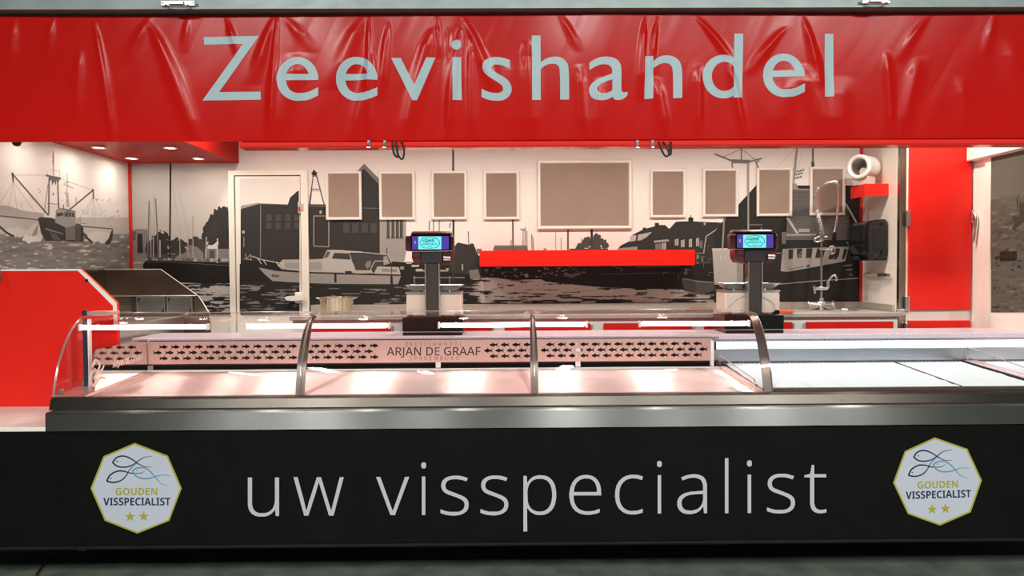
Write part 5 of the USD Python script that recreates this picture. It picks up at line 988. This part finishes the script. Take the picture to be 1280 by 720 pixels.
def emblem(cx, cy, rot, label, sc):
    """The octagonal fish emblem; drawn around (375, 375) in units of sc pixels."""
    def put(g, y0, y1): 
        g = affinity.rotate(g, rot, origin=(375, 375))
        return prism_xz(projpoly(shapely.transform(g, lambda c: np.stack([cx + (c[:, 0] - 375) * sc, cy + (c[:, 1] - 375) * sc], 1)), y1), y0, y1)
    c = onY(cx, cy, -.001)
    t = thing('emblem_sticker', c, label, 'emblem', 'octagonal fish emblems on the black panel')
    oc = Polygon([(365, 72), (587, 157), (680, 375), (597, 592), (383, 678), (165, 592), (70, 375), (157, 160)])
    inn = oc.buffer(-11, join_style=2)
    part(t, 'gold_border', put(oc.difference(inn), -.0016, -.0003), 'badge_gold', label='gold octagonal border')
    part(t, 'white_field', put(inn, -.0012, -.0003), 'badge_white')
    y = (-.0020, -.0013)
    f1 = [taper_stroke([(217, 203), (245, 170), (290, 160), (340, 178), (390, 212), (430, 230), (478, 234)], 9, 8, 1.5), taper_stroke([(217, 203), (250, 228), (295, 234), (345, 222), (395, 188), (430, 168), (482, 162)], 9, 7, 1.5), ellipse(249, 196, 5, 4)]
    f2 = [taper_stroke([(178, 328), (200, 288), (245, 262), (290, 261), (340, 274), (395, 276), (432, 262)], 9, 8, 1.5), taper_stroke([(178, 328), (225, 336), (275, 322), (310, 288), (335, 245), (385, 203)], 9, 7, 1.5), ellipse(205, 308, 5, 4)]
    f3 = [taper_stroke([(350, 258), (380, 240), (425, 238), (465, 260), (500, 298), (535, 338), (585, 358)], 9, 8, 1.5), taper_stroke([(350, 258), (372, 292), (415, 309), (470, 307), (520, 292), (560, 286), (606, 291)], 9, 7, 1.5), ellipse(381, 256, 5, 4)]
    part(t, 'fish_outline', put(unary_union(f1), *y), 'badge_navy', label='navy fish outline'); part(t, 'fish_outline', put(unary_union(f2), *y), 'badge_dark', label='black fish outline'); part(t, 'fish_outline', put(unary_union(f3), y[0] - .0003, y[1] - .0003), 'badge_blue', label='blue fish outline')
    part(t, 'lettering', put(unary_union(text_line('GOUDEN', 'B', 238, 515, lambda x: 420 + x * 0, 47)), *y), 'badge_gold', label='gold lettering GOUDEN')
    part(t, 'lettering', put(unary_union(text_line('VISSPECIALIST', 'B', 156, 602, lambda x: 489 + x * 0, 50)), *y), 'badge_navy', label='navy lettering VISSPECIALIST')
    for sx_, sy_ in ((334, 565), (425, 563)):
        part(t, 'star', put(Polygon([(sx_ + (36 if i % 2 == 0 else 14) * math.sin(i * math.pi / 5), sy_ - (36 if i % 2 == 0 else 14) * math.cos(i * math.pi / 5)) for i in range(10)]), *y), 'badge_gold')
emblem(170.3, 610.3, 0, 'octagonal white and gold fish emblem at the left end of the black panel', 1 / 5.336)
emblem(1171.7, 601.8, -1.6, 'octagonal white and gold fish emblem at the right end of the black panel', 1 / 5.48)
for px, py, lab in ((102.5, 684.3, 'small metal loop under the black panel below the left emblem'), (771.5, 677, 'small metal loop under the black panel near the middle')):
    a = onY(px, py, .02); w = .021
    solo('floor_loop', tube([(a[0] - w * 1.4, .02, a[2] + .006), (a[0] - w, .02, a[2] + .006), (a[0] - w * .9, .02, a[2] - .012), (a[0] + w * .9, .02, a[2] - .012), (a[0] + w, .02, a[2] + .006), (a[0] + w * 1.4, .02, a[2] + .006)], .0032, 8), 'aluminium', 60, lab, 'loop', 'metal loops under the panel')
a, b = onZ(45, 719, .008), onZ(63, 692, .008)
solo('floor_strap', tube([a, (a + b) / 2, b], .006, 6), 'print_brown', False, 'thin dull brown strap lying on the dark floor under the left end of the panel', 'strap')

# ------------------------------------------------------------------ display counter
XTL = -2.167
XR2 = XE - .003
dc = thing('display_counter', (0, .4, .25), 'long brushed steel fish counter with a perforated fish pattern panel and pink lit tray', 'counter')
prof = [(-.015, .800), (-.015, .886), (-.009, .892), (.044, .894), (.098, .894), (.098, .800)]
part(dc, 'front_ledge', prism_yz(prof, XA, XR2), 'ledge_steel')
part(dc, 'upper_ledge', prism_yz([(.046, .8945), (.060, .944), (.072, .954), (.098, .955), (.098, .8945)], X_(63, .06, 500), XR2), 'dimmed_ledge_steel')
part(dc, 'base', box(-2.20, XR2, .04, 1.24, .31, .90), 'underside')
XG0, XG1 = -2.328, 1.385                      # ends of the glass hood
XD = 1.30                                     # divider between fish tray and ice tray
part(dc, 'tray', prism_yz([(.099, .930), (.099, .9525), (.12, .9505), (.76, .988), (.76, .930)], XTL, XD), 'tray_steel', label='polished display tray')
part(dc, 'tray_rim', prism_yz([(.765, .93), (.765, .996), (.785, .996), (.785, .93)], XG0, XD), 'white_plastic', label='cream strip along the back of the tray')
part(dc, 'tray_side_rim', prism_yz([(.10, .93), (.10, .958), (.76, .992), (.76, .93)], XG0, XTL - .001), 'fish_panel_steel')
part(dc, 'tray_side_rim', prism_yz([(.10, .93), (.10, .962), (.76, 1.000), (.76, .93)], XD, XD + .035), 'fish_panel_steel')
YFP = .77
zf0, zf1 = Z_(452.3, YFP), Z_(424.3, YFP)
def fish(cx, cz, s, d):
    p = [(5.2, .3), (3.6, -1.2), (1.6, -1.7), (.9, -3.4), (.1, -1.7), (-2.4, -.7), (-5.2, -2.8), (-3.9, 0), (-5.2, 2.6), (-2.4, .8), (.1, 1.6), (.8, 3.1), (1.6, 1.6), (3.6, 1.3)]
    return Polygon([(cx + d * a * s, cz - b * s) for a, b in p])
pxm = 924 / (3.71 + YFP); u = 1 / pxm
rowz = [Z_(430.9, YFP), Z_(438.0, YFP), Z_(445.1, YFP)]
def fish_panel(x0p, x1p, groups, label):
    x0, x1 = X_(x0p, YFP, 440), X_(x1p, YFP, 440)
    g = sbox(x0, zf0, x1, zf1)
    holes = []
    for first, last, pitch, off, d, skip in groups:
        for r_ in range(3):
            p = first + (off if r_ == 1 else 0)
            while p <= last + (off if (r_ == 1 and off > 0) else 0):
                holes.append(fish(X_(p, YFP, 440), rowz[r_], u * 1.08, d)); p += pitch
    holes = [h for h in holes if h.within(g.buffer(-.003))]
    part(dc, 'fish_panel', prism_xz(g.difference(unary_union(holes)), YFP, YFP + .002), 'fish_panel_steel', label=label)
fish_panel(185.8, 376.5, [(189.5, 372, 14.7, 7.4, 1, 0)], 'pinkish steel panel with cut-out fish swimming right')
fish_panel(377.5, 667, [(394.5, 470, 14.6, -7.0, 1, 0), (617.4, 664, 14.15, -6.9, -1, 0)], 'pinkish steel panel with cut-out fish and shop lettering')
fish_panel(668, 890, [(674, 886, 14.15, -7.0, -1, 0)], 'pinkish steel panel with cut-out fish swimming left')
def panel_text(text, style, x0, x1, base, h, material, spread, skip=()):
    out = text_line(text, style, x0, x1, lambda x: base + x * 0 - (x - 640) * .0045, h, spread=spread); dark, pale = [], []
    for k, g in enumerate(out): (pale if k in skip else dark).append(projpoly(g, YFP - .001))
    part(dc, 'lettering', prism_xz(unary_union(dark), YFP - .0012, YFP - .0004), material, label='brown lettering ' + text)
    if pale: part(dc, 'lettering', prism_xz(unary_union(pale), YFP - .0012, YFP - .0004), 'print_brown_light')
panel_text('ZEEVISHANDEL', 'R', 506.7, 577.8, 432.0, 4.6, 'print_brown_light', 390)
panel_text('ARJAN DE GRAAF', 'M', 483.5, 600.7, 443.8, 10.2, 'print_brown', 0, (6,))
panel_text('SPAKENBURG', 'R', 512, 573.8, 449.9, 5.2, 'print_brown_light', 300)
for px in (376.5, 547.5, 722.5):
    part(dc, 'support_post', box(X_(px - 3.2, YFP, 440), X_(px + 3.2, YFP, 440), YFP + .004, YFP + .016, 1.00, 1.155, .002), 'white_plastic')
part(dc, 'support_post', box(X_(888, YFP, 440), X_(892, YFP, 440), YFP - .01, YFP + .014, 1.00, 1.155, .002), 'white_plastic')
part(dc, 'slab_shade_line', box(X_(186, YFP, 430), XD, YFP + .004, YFP + .03, zf1 + .0005, zf1 + .004), 'dark_gap')  # dark strip added as the shaded line between slab and fish panel
part(dc, 'dark_back', box(XTL, XD, .835, .85, .93, 1.154), 'dark_gap')  # dark sheet standing in for the unlit space behind the fish cut-outs
part(dc, 'cross_rail', box(XG0, XD, .80, .815, zf0 - .012, zf0 - .004, .002), 'scale_dark')
YS0, YS1, ZL = .82, 1.20, 1.187
cts = solo('serving_slab', prism_yz(chaikin([(YS0, ZL - .032), (YS0, ZL), (YS1, ZL), (YS1, ZL - .032)], (2, 3), 1) if False else [(YS0 + .004, ZL - .032), (YS0, ZL - .028), (YS0, ZL - .004), (YS0 + .004, ZL), (YS1, ZL), (YS1, ZL - .032)], X_(165, YS0, 424), XR2), 'pink_granite', False, 'long speckled pink stone slab behind the display glass, carrying the tills', 'serving slab')
part(dc, 'slab_rail', box(X_(190, YS0, 424), XR2, YS0 + .008, YS0 + .03, ZL - .046, ZL - .033, .003), 'steel')

# glass hood
GP = [(.090, .956), (.104, 1.010), (.120, 1.065), (.140, 1.115), (.166, 1.160), (.200, 1.215), (.247, 1.272), (.285, 1.306), (.322, 1.330), (.350, 1.342), (.38, 1.349), (.62, 1.356)]
GS = spline([(a, b, 0) for a, b in GP], 4)[:, :2]
def offs(p, d):
    t = np.gradient(p, axis=0); n = np.stack([-t[:, 1], t[:, 0]], 1); n /= np.linalg.norm(n, axis=1, keepdims=True); return p + n * d
gh = thing('glass_hood', (0, .3, .955), 'curved glass sneeze guard on bronze ribs with light tubes over the fish tray', 'glass hood')
XP = [X_(376, .12, 480), X_(668, .12, 480)]
ed = [XG0 + .001, XP[0], XP[1], XG1]
for a, b in zip(ed[:-1], ed[1:]):
    pn = part(gh, 'glass_pane', prism_yz(Polygon(np.vstack([GS, offs(GS, -.005)[::-1]])), a + .002, b - .002), 'glass', 40, label='curved glass pane')
    for x in (a + .003, b - .003): part(pn, 'polished_edge', tube([(x, p[0], p[1]) for p in offs(GS, -.0025)], .0024, 6), 'glass_edge', 60)
    part(pn, 'front_edge', rod((a + .004, .62, 1.3545), (b - .004, .62, 1.3545), .0028, 6), 'glass_edge', 60)
def rib(xc, w0, w1, mat_):
    p0, p1 = offs(GS, -.007)[:-3], offs(GS, -.017)[:-3]; k = len(p0); w = np.interp(np.arange(k), [0, k * .35, k - 1], [w0, w0 * 1.1, w1]) / 2
    V = np.vstack([np.column_stack([xc - w, p0]), np.column_stack([xc + w, p0]), np.column_stack([xc + w, p1]), np.column_stack([xc - w, p1])]); Fc = []
    for j in range(k - 1):
        for s in range(4): Fc.append((s * k + j, s * k + j + 1, ((s + 1) % 4) * k + j + 1)); Fc.append((s * k + j, ((s + 1) % 4) * k + j + 1, ((s + 1) % 4) * k + j))
    for e in (0, k - 1): Fc += [(e, k + e, 2 * k + e), (e, 2 * k + e, 3 * k + e)]
    m = trimesh.Trimesh(V, Fc, process=False); trimesh.repair.fix_normals(m); return m
for xc, w0, w1 in ((XP[0], .044, .024), (XP[1], .038, .018), (XG1 - .024, .046, .030)):
    part(gh, 'rib', rib(xc, w0, w1, ''), 'bronze_profile', 30, label='curved bronze metal rib')
for xc in XP:
    part(gh, 'top_clamp', [box(xc - .05, xc + .05, .34, .40, 1.352, 1.3575, .002)] + [lathe([(0, .006), (.009, .005), (.011, 0), (0, 0)], (xc + s, .37, 1.3575), n=14) for s in (-.034, .034)], 'chrome', 40)
endp = part(gh, 'end_pane', prism_yz(Polygon(list(map(tuple, offs(GS, -.006))) + [(.62, .985), (.11, .957)]), XG0 - .006, XG0), 'glass', label='flat glass end pane with etched lettering')
part(endp, 'polished_edge', tube([(XG0 - .003, p[0], p[1]) for p in offs(GS, -.0035)] + [(XG0 - .003, .62, .985), (XG0 - .003, .11, .957)], .0030, 6), 'glass_edge', 60)
# etched writing on the end pane, reading towards the back
et = unary_union([affinity.translate(g, 0, 0) for g in text_line('ARJAN DE GRAAF', 'M', 0, .30, lambda x: x * 0, -.052 * 1.0)]) if False else None
tl = text_line('ARJAN DE GRAAF', 'M', 0.0, 0.33, lambda x: x * 0, .034)
et = unary_union([shapely.transform(g, lambda c: np.stack([.37 + c[:, 0], 1.065 + .02 * c[:, 0] - c[:, 1]], 1)) for g in tl])
sw = [taper_stroke([(x * 100, z * 100) for x, z in q_], 1.2, 1.0, .5) for q_ in ([(.17, 1.10), (.20, 1.13), (.24, 1.10), (.21, 1.06), (.18, 1.04), (.22, 1.02)], [(.15, 1.05), (.19, 1.08), (.22, 1.06), (.26, 1.07), (.28, 1.09)], [(.16, 1.08), (.15, 1.02), (.19, 1.00), (.24, 1.03), (.29, 1.02)])]
et = unary_union([et] + [affinity.scale(s, .01, .01, origin=(0, 0)) for s in sw])
inp = part(gh, 'side_plate', prism_yz([(.19, .9665), (.766, .998), (.766, 1.186), (.205, 1.186), (.19, 1.170)], XTL - .006, XTL), 'mirror_steel', label='mirror polished side plate at the left end of the tray')
part(inp, 'etched_lettering', prism_yz(et, XTL + .0002, XTL + .0008), 'etched', label='white etched fish swirl and lettering ARJAN DE GRAAF')
part(gh, 'end_post', [box(XG0 + .018, XG0 + .046, .335, .365, .964, 1.338, .003)], 'blue_steel', label='dark blue steel post at the left end')
part(gh, 'post_edge', box(XG0 + .046, XG0 + .053, .333, .364, .964, 1.338, .001), 'white_plastic')
for y_, z_ in ((.36, .972), (.14, .962)): part(gh, 'glass_clip', box(XG0 + .001, XG0 + .022, y_ - .016, y_ + .016, z_, z_ + .026, .003), 'chrome')
part(gh, 'end_clamp', box(XG0 + .028, XG0 + .155, .36, .47, 1.3555, 1.378, .004), 'fish_panel_steel', label='pale clamp plate on the glass top')
part(gh, 'end_clamp_cap', box(XG0 + .0, XG0 + .027, .36, .40, 1.3555, 1.384, .004), 'blue_steel')
for px0, px1 in ((97, 260), (305, 487.5), (547, 735), (799, 948)):
    a, b = X_(px0, .30, 404), X_(px1, .30, 404); b = min(b, XG1 - .05)
    zt_l = 1.294
    lt = part(gh, 'light_tube', box(a + .012, b - .012, .302, .330, zt_l - .0135, zt_l + .0135, .010), 'tube_glow', label='glowing white light tube')
    for x0_, x1_ in ((a, a + .0115), (b - .0115, b)): part(lt, 'end_socket', box(x0_, x1_, .300, .332, zt_l - .018, zt_l + .018, .003), 'white_plastic')
    part(lt, 'bracket', [box(x - .006, x + .006, .310, .322, zt_l + .014, 1.312, .001) for x in (a + .1, b - .1)], 'steel')

# ice display on the right
ic = thing('ice_display', (2.3, .45, .95), 'open ice display with ribbed white bed under a cool white light strip', 'display')
xi0 = XD + .037
nxr, nyr = 1500, 14
gx, gv = np.meshgrid(np.linspace(xi0, XR2, nxr), np.linspace(0, 1, nyr))
gyy = .105 + gv * .715
zz_ = .966 + gv * .046
ph = (gx + .055 * np.sin(gv * 2.4) + .03 * gv) / .0235
gz2 = zz_ + .0075 * (2 * np.abs((ph % 1) - .5) - .5)
V = np.stack([gx.ravel(), gyy.ravel(), gz2.ravel()], 1); i = (np.arange(nyr - 1)[:, None] * nxr + np.arange(nxr - 1)).ravel()
part(ic, 'ribbed_bed', trimesh.Trimesh(V, np.vstack([np.stack([i, i + 1, i + nxr + 1], 1), np.stack([i, i + nxr + 1, i + nxr], 1)]), process=False), 'ice_white', label='white ribbed ice bed')
part(ic, 'bed_base', box(xi0, XR2, .10, .83, .906, .955), 'ice_white')
part(ic, 'front_lip', prism_yz([(.088, .956), (.088, .972), (.094, .976), (.104, .974), (.104, .956)], XG1 + .003, XR2), 'bronze_profile')
part(ic, 'back_band', box(xi0 - .06, XR2, .824, .834, 1.018, 1.094, .002), 'band_steel')
part(ic, 'band_lip', box(xi0 + .08, XR2, .812, .8235, 1.012, 1.019, .002), 'bronze_profile')
part(ic, 'light_strip', box(xi0 - .06, XR2, .836, .842, 1.096, 1.140, .002), 'cool_glow', label='cool white glowing light strip')
part(ic, 'strip_housing', [box(xi0 - .08, XR2, .8425, .86, 1.0, 1.154)], 'steel')
dv = part(ic, 'divider_pane', prism_yz([(.80, 1.0), (.80, 1.060), (.17, 1.006), (.16, .963)], XD + .010, XD + .016), 'glass', label='low clear divider')
part(dv, 'polished_edge', tube([(XD + .013, .80, 1.0), (XD + .013, .80, 1.060), (XD + .013, .17, 1.006), (XD + .013, .16, .965)], .0026, 6), 'glass_edge', 60)
xd2 = X_(1201, .81, 456)
part(ic, 'bed_seam', prism_yz([(.11, .962), (.11, .972), (.80, 1.017), (.80, 1.0)], X_(1140, .6, 460), X_(1140, .6, 460) + .003), 'bronze_profile')
part(ic, 'bed_divider', prism_yz([(.11, .960), (.11, .982), (.81, 1.022), (.81, .99)], xd2, xd2 + .006), 'dark_gap')
part(ic, 'side_plate', prism_yz([(.11, .960), (.11, .980), (.81, 1.020), (.81, .99)], xd2 + .006, xd2 + .10), 'fish_panel_steel')
dv = part(ic, 'divider_pane', prism_yz([(.81, 1.02), (.81, 1.100), (.22, 1.03), (.22, .99)], xd2 + .04, xd2 + .046), 'glass', label='clear divider at the right')
part(dv, 'polished_edge', tube([(xd2 + .043, .81, 1.02), (xd2 + .043, .81, 1.100), (xd2 + .043, .22, 1.03), (xd2 + .043, .22, .99)], .0026, 6), 'glass_edge', 60)
for px in (1030, 1108, 1180): 
    c = onY(px, 426.5, YS0 + .01); part(ic, 'screw_head', lathe([(0, .005), (.006, .004), (.008, 0), (0, 0)], (c[0], YS0 + .0078, ZL - .040), (0, -1, 0), 12), 'chrome', 30)

# ------------------------------------------------------------------ tills: cash drawers and counter scales
YT = .90
def cash_drawer(px0, px1, lab):
    x0, x1 = X_(px0, YT, 408), X_(px1, YT, 408); z0 = ZL + .0006
    t = thing('cash_drawer', ((x0 + x1) / 2, YT, ZL), lab, 'cash drawer', 'cash drawers under the scales')
    part(t, 'case', box(x0 + .004, x1 - .004, YT + .014, YT + .29, z0 + .004, z0 + .106, .004), 'scale_dark')
    part(t, 'front', box(x0, x1, YT, YT + .013, z0 + .024, z0 + .110, .003), 'black_plastic')
    part(t, 'bottom_lip', box(x0 + .002, x1 - .006, YT - .012, YT + .013, z0, z0 + .017, .003), 'black_plastic')
    part(t, 'pale_line', box(x0 + .004, x1 - .004, YT - .002, YT + .0135, z0 + .0175, z0 + .0235), 'steel')
    return z0 + .110
def frustum(x0, x1, y0, y1, z0, z1, fl, th):
    def ring(e, z): return [(x0 - e, y0 - e, z), (x1 + e, y0 - e, z), (x1 + e, y1 + e, z), (x0 - e, y1 + e, z)]
    V = ring(0, z0) + ring(fl, z1) + ring(fl + .006, z1) + ring(fl + .006, z1 - th) + ring(0, z0 + th) ; 
    V = ring(0, z0) + ring(fl, z1 - .003) + ring(fl + .010, z1 - .003) + ring(fl + .010, z1) + ring(fl - .002, z1) + ring(-.002, z0 + th)
    Fc = []
    for k in range(5):
        for j in range(4):
            a, b = k * 4 + j, k * 4 + (j + 1) % 4; Fc += [(a, b, b + 4), (a, b + 4, a + 4)]
    Fc += [(0, 2, 1), (0, 3, 2), (20, 21, 22), (20, 22, 23)]
    m = trimesh.Trimesh(V, Fc, process=False); trimesh.repair.fix_normals(m); return m
def scale_(colpx, lab, zb):
    """Counter scale: body, weighing pan, column and a display head with printer slots; x is measured from the column."""
    xc = X_((colpx[0] + colpx[1]) / 2, YT + .06, 360)
    t = thing('counter_scale', (xc, YT + .18, zb), lab, 'scale', 'counter scales on the cash drawers')
    z = zb + .0008
    bx0_, bx1_ = xc - .172, xc + .178; by0, by1 = YT + .085, YT + .29
    zt1_ = onY(545, 365.0, by0)[2]
    part(t, 'body', box(bx0_, bx1_, by0, by1, z + .006, zt1_ - .014, .008), 'scale_white', label='pale scale body')
    part(t, 'body_top', box(bx0_ - .004, bx1_ + .004, by0 - .004, by1 + .004, zt1_ - .013, zt1_, .004), 'steel')
    for s in (bx0_ + .002, bx1_ - .042): part(t, 'foot', box(s, s + .04, by0 - .006, by0 + .06, z, z + .028, .004), 'black_plastic')
    part(t, 'weighing_pan', frustum(bx0_ + .035, bx1_ - .035, by0 + .03, by1 - .03, zt1_ + .008, zt1_ + .044, .034, .003), 'steel', label='shallow flared steel weighing pan')
    part(t, 'pan_support', [lathe([(0, 0), (.016, 0), (.014, .0075), (0, .0075)], (xc + s, y_, zt1_ + .0004), n=14) for s in (-.10, .10) for y_ in (by0 + .06, by1 - .06)], 'chrome', 40)
    w = .046; zt2 = onY(545, 331, YT + .03)[2]
    part(t, 'column', box(xc - w + .008, xc + w - .008, YT + .028, YT + .078, z, zt2 + .03, .003), 'scale_brown', label='dark column')
    for s in (-w, w - .0075): part(t, 'column_edge', box(xc + s, xc + s + .0075, YT + .022, YT + .082, z, zt2 + .02, .002), 'steel')
    part(t, 'column_foot', [box(xc - w, xc + w, YT + .016, YT + .0275, z, z + .022, .002)], 'scale_brown')
    s_ = (3.71 + YT) / 924
    def hx(d): return xc + d * s_
    def hz_(py): return onY(541, py, YT)[2]
    hd = part(t, 'display_head', [box(hx(-33), hx(28), YT + .012, YT + .075, hz_(313.5), hz_(294.5), .008), box(hx(-27), hx(25), YT + .05, YT + .14, hz_(313), hz_(288.5), .012)], 'scale_dark', 30, label='dark reddish display head')
    part(hd, 'bezel', prism_xz(sbox(hx(-26), hz_(313.4), hx(24), hz_(293.8)).difference(sbox(hx(-24.6), hz_(312), hx(21.8), hz_(295.2))), YT + .004, YT + .0118), 'black_plastic')
    part(hd, 'screen', box(hx(-24.4), hx(21.6), YT + .0085, YT + .0115, hz_(311.9), hz_(295.3)), 'screen_purple', label='purple blue screen')
    part(hd, 'screen_field', box(hx(-16.6), hx(12.2), YT + .0072, YT + .0083, hz_(311.8), hz_(295.5)), 'screen_teal', label='bright teal screen field')
    cx_, cy_ = hx(-2.2), hz_(303.6)
    oc = Polygon([(cx_ + a * s_, cy_ + b * s_) for a, b in ((-12.6, 1.5), (-8, 6.6), (0, 7.2), (8, 6.6), (12.6, 1.5), (12.6, -1.5), (8, -6.4), (0, -7), (-8, -6.4), (-12.6, -1.5))])
    em = [oc.difference(oc.buffer(-.7 * s_))]
    for tx, a, b, c, h in (('GOUDEN', -5.5, 5.5, .6, 2.0), ('VISSPECIALIST', -9.5, 9.5, -2.6, 2.3)):
        em += [shapely.transform(g, lambda q_: np.stack([cx_ + q_[:, 0] * s_, cy_ - q_[:, 1] * s_], 1)) for g in text_line(tx, 'B', a, b, lambda x: -c + x * 0, h)]
    em += [affinity.translate(affinity.scale(g, s_, -s_, origin=(0, 0)), cx_, cy_) for g in (LineString([(-9, -2), (-5, -4.5), (0, -3), (6, -5)]).buffer(.35), LineString([(-9, -2), (-5, -1.5), (0, -4), (5, -3)]).buffer(.35))]
    em += [affinity.translate(ellipse(0, 0, .7 * s_, .7 * s_, 8), cx_ + q_ * s_, cy_ - 4.6 * s_) for q_ in (-1.6, 1.6)]
    part(hd, 'screen_emblem', prism_xz(unary_union(em), YT + .0062, YT + .0070), 'screen_ink', label='small octagonal emblem shown on the screen')
    ip = hx(-20.6); iz = hz_(303)
    part(hd, 'screen_icon', prism_xz(unary_union([Polygon([(ip - .007, iz + .009), (ip - .003, iz + .009), (ip, iz + .003), (ip + .003, iz + .009), (ip + .007, iz + .009), (ip + .0018, iz), (ip + .0018, iz - .004), (ip - .0018, iz - .004), (ip - .0018, iz)]), sbox(ip - .006, iz - .009, ip + .006, iz - .0065)]), YT + .0074, YT + .0083), 'screen_pink')
    lo = part(t, 'printer_housing', [prism_xz(chaikin([(hx(-25), hz_(314)), (hx(27), hz_(314)), (hx(26), hz_(326)), (hx(21), hz_(332)), (hx(-20), hz_(331.5)), (hx(-25.5), hz_(324))], (0, 1), 1), YT + .03, YT + .14)], 'scale_dark', 30)
    part(lo, 'printer_slot', box(hx(-14), hx(13.5), YT + .018, YT + .0295, hz_(329.5), hz_(314.5), .004), 'black_rubber', label='black printer slot')
    part(lo, 'left_knob', box(hx(-24), hx(-14.5), YT + .014, YT + .0295, hz_(321.5), hz_(314.5), .006), 'scale_dark')
    part(lo, 'right_knob', tube([(hx(14.5), YT + .022, hz_(322.5)), (hx(23.5), YT + .022, hz_(322.5))], .021, 16), 'steel', 40, label='shiny round paper roll cap')
    return t
zb_1 = cash_drawer(503, 579, 'black cash drawer under the left scale, seen through the glass top')
zb_2 = cash_drawer(906, 980, 'black cash drawer under the right scale, next to the end of the glass')
s1 = scale_((532, 550), 'counter scale with teal screen left of the long red wall shelf', zb_1)
s2 = scale_((932.5, 951), 'counter scale with teal screen right of the long red wall shelf', zb_2)
c = [onY(a, b, YT + .083 - .012) for a, b in ((951, 370), (956, 372), (963, 375.5), (967.5, 380), (968.5, 387), (966, 390))]
solo('scale_cable', tube(spline(c, 6), .0028, 8), 'grey_plastic', 60, 'thin pale cable looping down the right scale body beside its column', 'cable')
c = [onY(a, b, YT + .083 - .012) for a, b in ((931, 369), (924, 372), (915, 378.5), (907, 386), (904, 390))]
solo('scale_cable', tube(spline(c, 6), .0028, 8), 'grey_plastic', 60, 'thin pale cable slanting down the left side of the right scale body', 'cable')
